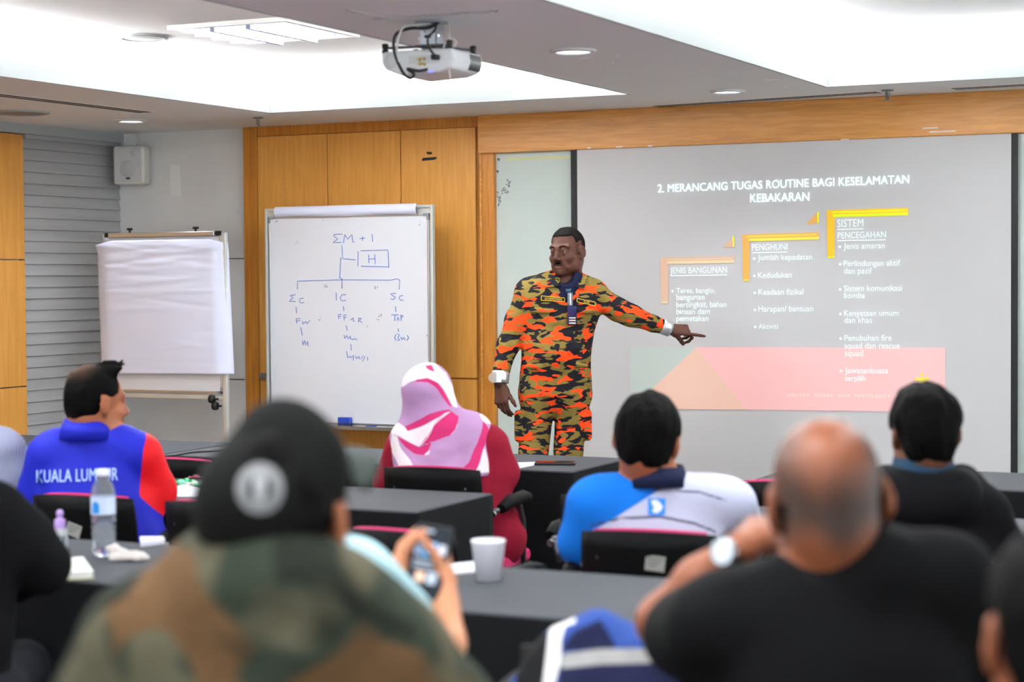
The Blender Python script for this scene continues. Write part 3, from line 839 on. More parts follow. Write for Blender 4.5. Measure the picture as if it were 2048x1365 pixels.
def pjl(px, py, dy=0.0):                                   # a point near the rear of the projector
    q = atD(px, py, pj_d - .12 + dy) - PC
    return Matrix.Rotation(-math.radians(2), 3, 'Z') @ q
cab_pts = [(876, 46, .08), (855, 56, .03), (820, 57, -.02), (795, 66, -.03), (787, 85, -.03), (791, 112, -.02), (806, 145, -.02), (820, 157, -.02), (828, 148, -.02), (815, 138, -.02), (838, 142, -.01), (858, 138, .0)]
b = MB(); b.tube(bez([pjl(*q) for q in cab_pts]), .0055, 8); b.build('cable', m_black, pj)
b = MB(); b.tube(bez([pjl(*q) for q in ((874, 46, .1), (868, 62, .02), (856, 75, -.03), (858, 95, -.03), (874, 116, -.02), (888, 128, .0))]), .004, 8); b.build('cable', m_black, pj)
b = MB(); b.tube(bez([pjl(*q) for q in ((864, 48, .08), (830, 50, .0), (806, 56, -.03), (796, 80, -.03), (793, 108, -.02), (798, 125, -.02))]), .0042, 8); b.build('cable', M('clear_wrap', '#b9bab8', .25), pj)
# string tied round it
o = link_mesh('string', [], [], m_white)
m_str = M('white_string', '#d8d6d0', .8)
bpy.data.objects.remove(o)
b = MB()
for pts in (((892, 28, .14), (897, 60, .1), (901, 80, .02)), ((895, 28, .14), (899, 58, .1), (902, 80, .02)), ((901, 80, -.005), (898, 100, -.01), (899, 125, -.01), (904, 158, -.02)), ((901, 80, .0), (891, 90, .0), (890, 103, .0)), ((901, 79, .0), (908, 78, .0), (915, 86, .0), (909, 94, .0), (900, 90, .0), (901, 80, .0))):
    b.tube(bez([pjl(*q) + PC for q in pts]), .0022, 6)
o = b.build('string', m_str); tag(o, 'white string tied in a knot round the hanging projector', 'string')
# strip of shiny tape across the beam
a, m_, c = ceil_px(690, 18), ceil_px(772, 36), ceil_px(995, 19)
b = MB()
pts = [ceil_px(745 + (992 - 745) * t, 36.5 - 15.5 * t + .8 * math.sin(t * 23)) for t in [i / 30 for i in range(31)]]
pts2 = [ceil_px(690 + 80 * t, 17 + 18 * t) for t in [i / 8 for i in range(9)]]
for P, hw in ((pts, .016), (pts2, .007)):
    for i in range(len(P) - 1):
        u_ = (P[i + 1] - P[i]).normalized(); w_ = Vector((-u_.y, u_.x, 0)) * hw
        za = Vector((0, 0, -.003 - .004 * abs(math.sin(i * 1.3)))); zb3 = Vector((0, 0, -.003 - .004 * abs(math.sin((i + 1) * 1.3))))
        b.add([P[i] + w_, P[i + 1] + w_, P[i + 1] + zb3, P[i] + za, P[i] - w_, P[i + 1] - w_], [(0, 1, 2, 3), (3, 2, 5, 4)], True)
o = b.build('tape_strip', M('clear_tape', '#d9dadb', .2, spec=.8)); tag(o, 'strip of shiny clear tape stuck across the ceiling beam', 'tape strip')

# ================================================================== tables with black cloths
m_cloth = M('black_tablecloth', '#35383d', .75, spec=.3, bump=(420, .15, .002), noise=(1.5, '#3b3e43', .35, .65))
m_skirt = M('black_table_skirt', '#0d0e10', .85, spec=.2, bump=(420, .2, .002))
TOP = .75
def table(x0, x1, y0, y1, lab, seed=0):
    rr = random.Random(seed)
    t = empty('training_table', ((x0 + x1) / 2, (y0 + y1) / 2, 0)); tag(t, lab, 'table', 'training tables under black cloths')
    hx, hy = (x1 - x0) / 2, (y1 - y0) / 2
    b = MB(); b.box((-hx + .006, -hy + .006, TOP - .03), (hx - .006, hy - .006, TOP - .003)); b.build('tabletop', m_black, t)
    # cloth top, with rounded edge, then the hanging skirt with soft pleats
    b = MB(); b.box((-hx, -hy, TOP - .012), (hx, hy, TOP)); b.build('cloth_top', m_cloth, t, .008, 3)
    ring = []
    def side(p, q, n):
        for i in range(n): ring.append((p[0] + (q[0] - p[0]) * i / n, p[1] + (q[1] - p[1]) * i / n))
    n1, n2 = int(hx * 60), int(hy * 60)
    side((-hx, -hy), (hx, -hy), n1); side((hx, -hy), (hx, hy), n2); side((hx, hy), (-hx, hy), n1); side((-hx, hy), (-hx, -hy), n2)
    N_ = len(ring); ph = [rr.uniform(0, 6.28) for _ in range(5)]
    zs_ = [TOP - .006, TOP - .03, TOP - .1, TOP - .25, TOP - .45, .02]
    vs, fs = [], []
    for j, z in enumerate(zs_):
        for i, (x, y) in enumerate(ring):
            s = i / N_ * 2 * math.pi
            am = (.0, .001, .006, .012, .017, .022)[j]
            k = am * (.45 * math.sin(s * 19 + ph[0]) + .35 * math.sin(s * 31 + ph[1]) + .3 * math.sin(s * 7 + ph[2]))
            ex, ey = x / hx, y / hy
            nx_ = 1 if ex > .9999 else -1 if ex < -.9999 else 0; ny_ = 1 if ey > .9999 else -1 if ey < -.9999 else 0
            o_ = (.001, .003, .006, .008, .010, .012)[j] + k * .8
            vs.append((x + nx_ * o_ * (.25 if abs(ex) > .9999 else 1), y + ny_ * o_, z))
    for j in range(len(zs_) - 1):
        for i in range(N_):
            i2 = (i + 1) % N_; fs.append((j * N_ + i, (j + 1) * N_ + i, (j + 1) * N_ + i2, j * N_ + i2))
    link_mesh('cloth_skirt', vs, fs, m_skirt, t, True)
    return t
A0, A1, B0, B1, C0, C1 = 6.48, 7.05, 5.18, 5.73, 3.68, 4.28
table(-4.72, -2.86, A0, A1, 'black-clothed table in the front row at which the woman in the pink headscarf sits', 1)
table(-6.62, -4.75, A0 + .02, A1 + .02, 'black-clothed front-row table below the flipchart', 2)
table(-2.15, -.30, A0, A1, 'black-clothed front-row table on the right, below the screen', 3)
table(-4.68, -2.82, B0, B1, 'black-clothed middle-row table at which the man in the blue and red jacket sits', 4)
table(-1.93, -.25, B0, B1, 'black-clothed middle-row table at which the man in the blue and white polo sits', 5)
table(-4.40, -2.515, C0, C1, 'black-clothed near-row table carrying the water bottle', 6)
table(-2.50, -.66, C0, C1, 'black-clothed near-row table carrying the white foam cup', 7)

# ================================================================== chairs
m_shell = M('chair_shell', '#060607', .6, spec=.15)
m_pink = M('chair_upholstery', '#b01f58', .85, bump=(300, .2, .002))
m_screw = M('screw_head', '#4a4a4c', .6)
m_post = M('chair_metal', '#5a5d60', .3, .8)
def make_chair():
    r = empty('training_chair')
    W, z0, z1 = .20, .49, .81
    def panel(mb, y_in, th, grow, zt, zb, nx=14, nz=8):
        vs, fs = [], []
        for side in (0, 1):
            for j in range(nz + 1):
                v = j / nz; z = zb + (zt - zb) * v
                for i in range(nx + 1):
                    u = -1 + 2 * i / nx
                    w = (W - .012 + grow) * (1 - .10 * (1 - v)) * (1 - .05 * max(0, v - .8) / .2 * u * u)
                    y = -.235 - .05 * v + .055 * u * u + y_in + (th if side else 0)
                    vs.append((u * w, y, z - .012 * u * u * (v > .99) + .01 * (v > .99)))
        m = (nx + 1) * (nz + 1)
        for j in range(nz):
            for i in range(nx):
                q = j * (nx + 1) + i
                fs.append((q, q + 1, q + nx + 2, q + nx + 1)); fs.append((m + q, m + q + nx + 1, m + q + nx + 2, m + q + 1))
        for i in range(nx):
            fs.append((i, m + i, m + i + 1, i + 1)); q = nz * (nx + 1) + i; fs.append((q, q + 1, m + q + 1, m + q))
        for j in range(nz):
            q = j * (nx + 1); fs.append((q, q + nx + 1, m + q + nx + 1, m + q)); q += nx; fs.append((q, m + q, m + q + nx + 1, q + nx + 1))
        mb.add(vs, fs, True)
    b = MB(); panel(b, 0, .014, .0, z1, z0); o = b.build('backrest', m_shell, r); 
    for sx in (-1, 1):
        k = MB(); k.lathe([(.001, .003), (.006, .002), (.007, 0)], 12, Matrix.Translation((sx * .13, -.262 + .018, z1 - .065)) @ Matrix.Rotation(math.radians(90), 4, 'X')); k.build('screw', m_screw, o)
    b = MB(); panel(b, .0145, .020, -.030, z1 + .004, z0 + .03); b.build('back_cushion', m_pink, r)
    b = MB(); b.box((-.21, -.2, .43), (.21, .24, .48)); b.build('seat_cushion', m_pink, r, .02, 3)
    b = MB(); b.box((-.205, -.2, .415), (.205, .245, .4315)); b.build('seat_pan', m_shell, r, .005)
    b = MB(); b.box((-.03, -.235, .40), (.03, -.15, .43)); b.box((-.03, -.245, .40), (.03, -.228, .56)); b.build('back_support', m_shell, r, .004)
    for sx in (-1, 1):
        b = MB(); b.tube([(sx * .238, -.17, .67), (sx * .243, -.1, .688), (sx * .243, .05, .69), (sx * .238, .12, .68)], [.018, .024, .024, .018], 10); b.build('armrest', m_shell, r)
        b = MB(); b.tube([(sx * .215, -.19, .66), (sx * .238, -.13, .672), (sx * .238, .02, .672), (sx * .238, .06, .60), (sx * .225, .1, .425)], .010, 10); b.tube([(sx * .19, -.2, .60), (sx * .215, -.19, .66)], .010, 10); b.build('arm_post', m_post, r)
        b = MB(); b.tube([(sx * .221, -.196, .655), (sx * .221, -.212, .655)], .012, 12); b.build('knob', m_chrome, r)
        for sy in (-1, 1):
            b = MB(); b.tube([(sx * .19, sy * .16, .42), (sx * .245, sy * .23, .012)], .0115, 10); b.build('leg', m_post, r)
            b = MB(); b.tube([(sx * .244, sy * .229, .0), (sx * .243, sy * .228, .03)], .015, 10); b.build('foot_cap', m_shell, r)
    return r
chair0 = make_chair()
_first = [True]
stickers = []
def chair(px, d, lab, rz=PSI, sticker=None):
    p = atD(px, 700, d) + Matrix.Rotation(rz, 3, 'Z') @ Vector((0, .262, 0))
    o = chair0 if _first[0] else copy_tree(chair0); _first[0] = False
    o.location = (p.x, p.y, 0); o.rotation_euler = (0, 0, rz)
    tag(o, lab, 'chair', 'black training chairs with pink upholstery')
    if sticker: stickers.append((o, sticker))
    return o
def put_stickers():
    for o, sticker in stickers:
        sx, sz, rot = sticker
        b = MB(); u = sx / .18; yb = -.235 - .05 * ((sz - .49) / .32) + .055 * u * u - .003
        q = Matrix.Translation((sx, yb, sz)) @ Matrix.Rotation(math.radians(rot), 4, 'Y')
        b.box((-.026, -.0008, -.02), (.026, .0008, .02), q)
        for k in range(3): b.mat(1); b.box((-.02, -.0012, .010 - k * .009), (.02 - .008 * k, -.0007, .013 - k * .009), q)
        b.build('sticker', [M('sticker_grey', '#8c8c88', .6), M('sticker_ink', '#4f4f4d', .7)], o)
S = math.radians
chair(146, 5.82, 'black chair with pink cushion holding the man in the blue and red jacket', S(4), (.0, .712, 18))
chair(853, 6.6, 'black chair with pink cushion holding the woman in the pink headscarf', S(6))
chair(1288, 4.9, 'black chair with a grey label holding the man in the blue and grey polo', S(8), (.03, .738, 6))
chair(330, 6.98, 'empty black chair with pink cushion at the front table below the flipchart', S(5))
chair(412, 5.62, 'empty black chair with pink cushion right of the man in the blue and red jacket', S(0))
chair(1580, 6.08, 'empty black chair with pink top edge below the right half of the screen', S(20))
chair(1850, 4.40, 'black chair holding the man in the black hooded top', S(6))
chair(1222, 3.36, 'black chair with the blue jacket hung over its back', S(10))
chair(775, 4.95, 'empty black chair with pink cushion behind the raised phone', S(-6))
chair(1222, 5.72, 'empty black chair with pink cushion beside the blue shoulder of the polo shirt', S(3))
chair(-130, 6.02, 'black chair holding the man in the grey striped shirt', S(4))
chair(75, 7.2, 'empty black chair with pink cushion at the far left front table', S(4))

put_stickers()
# ================================================================== small things on the tables
def at_top(px, py, z=TOP): return onZ(px, py, z)
# water bottle
p = at_top(208, 1112); wbz = TOP
bt = empty('water_bottle', (p.x, p.y, TOP)); tag(bt, 'clear plastic water bottle with a blue and white label and white cap', 'bottle')
m_pet = M('clear_plastic', '#e8eef6', .05, trans=.86, ior=1.12)
prof = [(.001, .003), (.022, .0), (.030, .008), (.0315, .02)]
for k in range(4):
    z = .022 + k * .019; prof += [(.0315, z), (.029, z + .006), (.0315, z + .014)]
prof += [(.0312, .105), (.032, .11), (.032, .16), (.031, .165), (.030, .172), (.026, .188), (.018, .202), (.0135, .21), (.0135, .222)]
b = MB(); b.lathe(prof, 32); b.build('bottle_body', m_pet, bt)
b = MB(); b.lathe([(.001, .004), (.021, .003), (.029, .01), (.0295, .03), (.0295, .09), (.001, .09)], 24); b.build('water', M('water', '#ffffff', .0, trans=1.0, ior=1.2), bt)
b = MB(); b.lathe([(.0324, .112), (.0324, .158)], 40); b.build('label', M('bottle_label', '#c8d6ee', .4, layers=[]), bt)
vs, fs = [], []
for i in range(13):
    a = math.radians(-115 + PSI * 57.3 + i * 3.4 - 22)
    zt3 = .139 + .008 * math.sin(i / 12 * math.pi)
    for z in (.115, zt3): vs.append((.0327 * math.cos(a), .0327 * math.sin(a), z))
for i in range(12): fs.append((2 * i, 2 * i + 2, 2 * i + 3, 2 * i + 1))
link_mesh('label_print', vs, fs, M('label_blue', '#1a86d8', .4), bt, True)
b = MB(); b.lathe([(.0155, .212), (.0165, .214), (.0165, .226), (.015, .229), (.001, .229)], 28); b.build('cap', M('white_cap', '#e6e8ee', .4), bt)
# sanitiser bottle
p = at_top(121, 1112)
o = empty('sanitiser_bottle', (p.x, p.y, TOP)); tag(o, 'small hand sanitiser bottle with a lilac pump cap', 'bottle')
b = MB(); b.lathe([(.001, .001), (.018, 0), (.0195, .004), (.0195, .065), (.016, .071), (.013, .074)], 28); b.build('bottle_body', M('milky_plastic', '#dde0e2', .3, trans=.35), o)
b = MB(); b.lathe([(.001, .002), (.0175, .002), (.0175, .03), (.001, .03)], 20); b.build('gel', M('white_gel', '#e8eaea', .5), o)
b = MB()
for a in (-120, -75, -40): 
    an = math.radians(a + 15); b.box((-.005, -.0006, .03), (.005, .0006, .055), Matrix.Rotation(an + math.pi / 2, 4, 'Z') @ Matrix.Translation((0, -.0198, 0)))
b.build('print', M('print_grey', '#777f8b', .5), o)
m_lil = M('lilac_plastic', '#b695d6', .4)
b = MB(); b.lathe([(.0145, .072), (.0145, .094), (.011, .098), (.006, .1), (.006, .103), (.0085, .107), (.0095, .113), (.007, .12), (.001, .122)], 24); b.build('pump_cap', m_lil, o)
# notepad
pts = [at_top(118, 1146, TOP + .02), at_top(187, 1142, TOP + .02), at_top(166, 1113, TOP + .02), at_top(118, 1117, TOP + .02)]
c0 = sum(pts, Vector()) / 4
o = empty('notepad', (c0.x, c0.y, TOP)); tag(o, 'thick white square notepad on the near table by the sanitiser bottle', 'notepad')
q = [Vector((v.x - c0.x, v.y - c0.y, 0)) for v in pts]
b = MB(); b.prism(q, (0, 0, .003)); b.build('backing', M('pad_backing', '#c9c98a', .8), o)
b = MB(); b.prism([v * .995 + Vector((0, 0, .003)) for v in q], (0, 0, .016)); b.build('sheets', M('pad_paper', '#e8e8e2', .85), o)
# foam cup
p = at_top(977, 1160)
o = empty('foam_cup', (p.x, p.y, TOP)); tag(o, 'white foam cup on the near table', 'cup')
b = MB(); b.lathe([(.001, .004), (.027, .004), (.028, 0), (.0295, 0), (.0405, .089), (.0415, .09), (.0420, .094), (.0410, .0965), (.0385, .096), (.0375, .09), (.0275, .008), (.001, .008)], 40); b.build('cup_body', M('foam_white', '#e4e4ec', .7), o)
# sheets of paper, phones
def sheet(name, px, lab, cat, mat, th=.0012, z=TOP + .0003):
    P = [at_top(x, y, z) for x, y in px]; c = sum(P, Vector()) / len(P)
    b = MB(); b.prism([v - c for v in P], (0, 0, th)); o = b.build(name, mat); o.location = c; tag(o, lab, cat); return o
m_pap = M('white_paper', '#e2e2ec', .85)
sheet('paper_sheet', ((895, 1132), (950, 1126), (953, 1146), (903, 1150)), 'small white paper beside the foam cup', 'paper', m_pap, .004)
sheet('paper_sheet', ((1010, 927), (1076, 925), (1074, 930), (1030, 939), (1012, 940)), 'white paper on the front table beside the woman', 'paper', m_pap)
o = sheet('paper_sheet', ((337, 982), (366, 968), (426, 985), (424, 994), (340, 994)), 'white paper on the middle table by the red sleeve', 'paper', m_pap)
# folded paper peak
o = sheet('paper_fold', ((280, 1082), (326, 1082), (330, 1088), (282, 1094)), 'folded white paper on the near table behind the water bottle', 'paper', m_pap, .012)
# phone on the front table
P = [at_top(x, y, TOP + .0005) for x, y in ((1077, 934), (1095, 926), (1143, 925), (1140, 934), (1100, 937))]
c = (P[0] + P[2]) / 2
ph = empty('smartphone', (c.x, c.y, TOP), math.radians(20)); tag(ph, 'dark smartphone lying on the front table', 'phone')
b = MB(); b.box((-.08, -.038, .0), (.08, .038, .011)); b.build('case', M('phone_case', '#15121f', .35), ph, .006, 3)
b = MB(); b.box((-.076, -.034, .0108), (.076, .034, .0116)); b.build('screen', M('phone_glass', '#141016', .08, spec=.6), ph)
# foam packaging / crumpled gloves by the bottle
# ================================================================== organic shapes: distance fields meshed into one smooth surface
def smin(a, b, k):
    if k <= 0: return np.minimum(a, b)
    h = np.clip(.5 + .5 * (b - a) / k, 0, 1)
    return b + (a - b) * h - k * h * (1 - h)

def wob(X, Y, Z, freq, seed, n=7):
    """smooth pseudo-noise, about -1..1"""
    r = np.random.RandomState(seed); s = 0
    for i in range(n):
        v = r.normal(size=3); v /= np.linalg.norm(v); f = freq * r.uniform(.6, 1.7)
        s = s + np.sin(f * (v[0] * X + v[1] * Y + v[2] * Z) + r.uniform(0, 6.28))
    return s / n * 1.6

class SDF:
    def __init__(s, lo, hi, h):
        s.lo = np.array(lo, float); s.h = h
        s.n = [int(math.ceil((hi[i] - lo[i]) / h)) + 1 for i in range(3)]
        s.F = np.full(s.n, 10.0, np.float32)
        s.ax = [(s.lo[i] + h * np.arange(s.n[i])).astype(np.float32) for i in range(3)]
    def blk(s, lo, hi):
        sl = []
        for i in range(3):
            a = max(0, int(math.floor((lo[i] - s.lo[i]) / s.h))); b = min(s.n[i], int(math.ceil((hi[i] - s.lo[i]) / s.h)) + 1)
            if b - a < 1: return None
            sl.append(slice(a, b))
        return tuple(sl)
    def co(s, b):
        return s.ax[0][b[0]][:, None, None], s.ax[1][b[1]][None, :, None], s.ax[2][b[2]][None, None, :]
    def put(s, fn, lo, hi, k, op):
        pad = k + 3 * s.h
        b = s.blk([v - pad for v in lo], [v + pad for v in hi])
        if b is None: return s
        d = fn(*s.co(b)).astype(np.float32); f = s.F[b]
        if op == '+': s.F[b] = smin(f, d, k)
        elif op == '-': s.F[b] = -smin(-f, d, k)
        elif op == 'd': s.F[b] = f + d
        return s
    @staticmethod
    def _seg(X, Y, Z, a, b, flat):
        ax, ay, az = a; dx, dy, dz = b[0] - a[0], b[1] - a[1], b[2] - a[2]
        L = dx * dx + dy * dy + dz * dz + 1e-12
        t = np.clip(((X - ax) * dx + (Y - ay) * dy + (Z - az) * dz) / L, 0, 1)
        qx, qy, qz = X - ax - t * dx, Y - ay - t * dy, Z - az - t * dz
        if flat is not None:
            n, f = flat
            c = (qx * n[0] + qy * n[1] + qz * n[2]) * (1 / f - 1)
            qx, qy, qz = qx + n[0] * c, qy + n[1] * c, qz + n[2] * c
        return t, np.sqrt(qx * qx + qy * qy + qz * qz)
    def cone(s, a, b, ra, rb, k=.02, flat=None, op='+'):
        m = max(ra, rb) * (max(1, flat[1]) if flat else 1)
        lo = [min(a[i], b[i]) - m for i in range(3)]; hi = [max(a[i], b[i]) + m for i in range(3)]
        def fn(X, Y, Z):
            t, d = s._seg(X, Y, Z, a, b, flat); return d - (ra + (rb - ra) * t)
        return s.put(fn, lo, hi, k, op)
    def chain(s, pts, k=.02, flat=None):
        for i in range(len(pts) - 1):
            s.cone(pts[i][0], pts[i + 1][0], pts[i][1], pts[i + 1][1], k, flat)
        return s
    def ell(s, c, r, R=None, k=.02, op='+'):
        m = max(r); R_ = np.array(R) if R is not None else np.eye(3)
        if R is None: lo = [c[i] - r[i] for i in range(3)]; hi = [c[i] + r[i] for i in range(3)]
        else: lo = [v - m for v in c]; hi = [v + m for v in c]
        def fn(X, Y, Z):
            q = [X - c[0], Y - c[1], Z - c[2]]
            l = [R_[0][i] * q[0] + R_[1][i] * q[1] + R_[2][i] * q[2] for i in range(3)]   # R^T q
            k0 = np.sqrt(sum((l[i] / r[i]) ** 2 for i in range(3))) + 1e-9
            k1 = np.sqrt(sum((l[i] / (r[i] * r[i])) ** 2 for i in range(3))) + 1e-9
            return np.maximum(k0 * (k0 - 1) / k1, (k0 - 1) * min(r))
        return s.put(fn, lo, hi, k, op)
    def box(s, c, hx, R=None, rad=.01, k=.01, op='+'):
        m = math.sqrt(sum(v * v for v in hx)); R_ = np.array(R) if R is not None else np.eye(3)
        def fn(X, Y, Z):
            q = [X - c[0], Y - c[1], Z - c[2]]
            l = [np.abs(R_[0][i] * q[0] + R_[1][i] * q[1] + R_[2][i] * q[2]) - (hx[i] - rad) for i in range(3)]
            o = np.sqrt(sum(np.maximum(v, 0) ** 2 for v in l)); return o + np.minimum(np.maximum(np.maximum(l[0], l[1]), l[2]), 0) - rad
        return s.put(fn, [v - m for v in c], [v + m for v in c], k, op)
    def plane(s, p, n, k=.005):
        """keep only the side the normal points away from"""
        n = np.array(n, float); n /= np.linalg.norm(n)
        X, Y, Z = s.co((slice(None),) * 3)
        d = ((X - p[0]) * n[0] + (Y - p[1]) * n[1] + (Z - p[2]) * n[2]).astype(np.float32)
        s.F = -smin(-s.F, -d, k); return s
    def inter(s, fn, k=.005):
        s.F = -smin(-s.F, -fn(*s.co((slice(None),) * 3)).astype(np.float32), k); return s
    def fold(s, a, b, r, amp):
        """a crease (amp>0) or a ridge (amp<0) running from a to b"""
        m = r * 2.6
        def fn(X, Y, Z):
            t, d = s._seg(X, Y, Z, a, b, None); return amp * np.exp(-(d / r) ** 2) * np.sin(np.pi * (.12 + .76 * t))
        return s.put(fn, [min(a[i], b[i]) - m for i in range(3)], [max(a[i], b[i]) + m for i in range(3)], 0, 'd')
    def noise(s, amp, freq, seed):
        X, Y, Z = s.co((slice(None),) * 3)
        s.F = s.F + (amp * wob(X, Y, Z, freq, seed)).astype(np.float32); return s
    def mesh(s, smooth=1):
        F = s.F; F[0] = F[-1] = 1; F[:, 0] = F[:, -1] = 1; F[:, :, 0] = F[:, :, -1] = 1
        ins = F < 0; nx, ny, nz = F.shape
        c = np.zeros((nx - 1, ny - 1, nz - 1), np.int8)
        for i in (0, 1):
            for j in (0, 1):
                for k in (0, 1): c += ins[i:nx - 1 + i, j:ny - 1 + j, k:nz - 1 + k]
        act = (c > 0) & (c < 8); idx = np.argwhere(act); ids = np.full(act.shape, -1, np.int64); ids[act] = np.arange(len(idx))
        P = np.zeros((len(idx), 3)); W = np.zeros(len(idx)); I, J, K = idx.T
        cs = [(a, b, d) for a in (0, 1) for b in (0, 1) for d in (0, 1)]
        for u in cs:
            for a in range(3):
                if u[a]: continue
                v = list(u); v[a] = 1
                f0 = F[I + u[0], J + u[1], K + u[2]]; f1 = F[I + v[0], J + v[1], K + v[2]]
                x = (f0 < 0) != (f1 < 0); t = np.where(x, f0 / np.where(x, f0 - f1, 1), 0)
                q = np.array(u, float)[None, :].repeat(len(idx), 0); q[:, a] += t
                P += q * x[:, None]; W += x
        V = (idx + P / np.maximum(W, 1)[:, None]) * s.h + s.lo
        faces = []
        for a in range(3):
            b_, c_ = (a + 1) % 3, (a + 2) % 3
            sl0 = [slice(None)] * 3; sl1 = [slice(None)] * 3
            sl0[a] = slice(0, -1); sl1[a] = slice(1, None)
            i0, i1 = ins[tuple(sl0)], ins[tuple(sl1)]
            for flip, msk in ((False, i0 & ~i1), (True, ~i0 & i1)):
                e = np.argwhere(msk)
                if not len(e): continue
                ok = (e[:, b_] > 0) & (e[:, c_] > 0) & (e[:, b_] < F.shape[b_] - 1) & (e[:, c_] < F.shape[c_] - 1); e = e[ok]
                qs = []
                for (db, dc) in ((-1, -1), (0, -1), (0, 0), (-1, 0)):
                    t = e.copy(); t[:, b_] += db; t[:, c_] += dc; qs.append(ids[t[:, 0], t[:, 1], t[:, 2]])
                q = np.stack(qs, 1)
                faces.append(q[:, ::-1] if flip else q)
        Q = np.concatenate(faces) if faces else np.zeros((0, 4), int)
        for _ in range(smooth):
            S = np.zeros_like(V); N_ = np.zeros(len(V))
            for a, b in ((0, 1), (1, 2), (2, 3), (3, 0)):
                for (p, q) in ((a, b), (b, a)): np.add.at(S, Q[:, p], V[Q[:, q]]); np.add.at(N_, Q[:, p], 1)
            V = .5 * V + .5 * S / np.maximum(N_, 1)[:, None]
        return V, Q

def sdf_obj(name, sdf, mat, parent=None, attrs=None, smooth=1, loc=None, rz=None, keep=None):
    V, Q = sdf.mesh(smooth)
    me = bpy.data.meshes.new(name)
    me.vertices.add(len(V)); me.vertices.foreach_set('co', V.astype(np.float32).ravel())
    me.loops.add(Q.size); me.loops.foreach_set('vertex_index', Q.ravel().astype(np.int32))
    me.polygons.add(len(Q)); me.polygons.foreach_set('loop_start', np.arange(0, Q.size, 4, dtype=np.int32))
    me.polygons.foreach_set('use_smooth', np.ones(len(Q), bool))
    me.update(calc_edges=True)
    me.materials.append(mat)
    for an, fn in (attrs or {}).items():
        me.attributes.new(an, 'FLOAT', 'POINT').data.foreach_set('value', np.asarray(fn(V[:, 0], V[:, 1], V[:, 2]), np.float32))
    o = bpy.data.objects.new(name, me); COL.objects.link(o)
    if parent is not None: o.parent = parent
    if loc is not None: o.location = loc
    if rz is not None: o.rotation_euler = (0, 0, rz)
    return o

def rotz(a): c, s_ = math.cos(a), math.sin(a); return np.array([[c, -s_, 0], [s_, c, 0], [0, 0, 1.]])
def rotx(a): c, s_ = math.cos(a), math.sin(a); return np.array([[1., 0, 0], [0, c, -s_], [0, s_, c]])
def roty(a): c, s_ = math.cos(a), math.sin(a); return np.array([[c, 0, s_], [0, 1., 0], [-s_, 0, c]])

class Frame:
    """a person's own axes: x to the camera's right, y away from the camera, z up; origin on the floor"""
    def __init__(s, px, d, turn=0.0):
        p = atD(px, 700, d); s.base = Vector((p.x, p.y, 0)); s.rz = PSI
        s.inv = Matrix.Rotation(-PSI, 3, 'Z')
    def L(s, px, py, d):
        return np.array(s.inv @ (atD(px, py, d) - s.base))
    def loc(s): return s.base

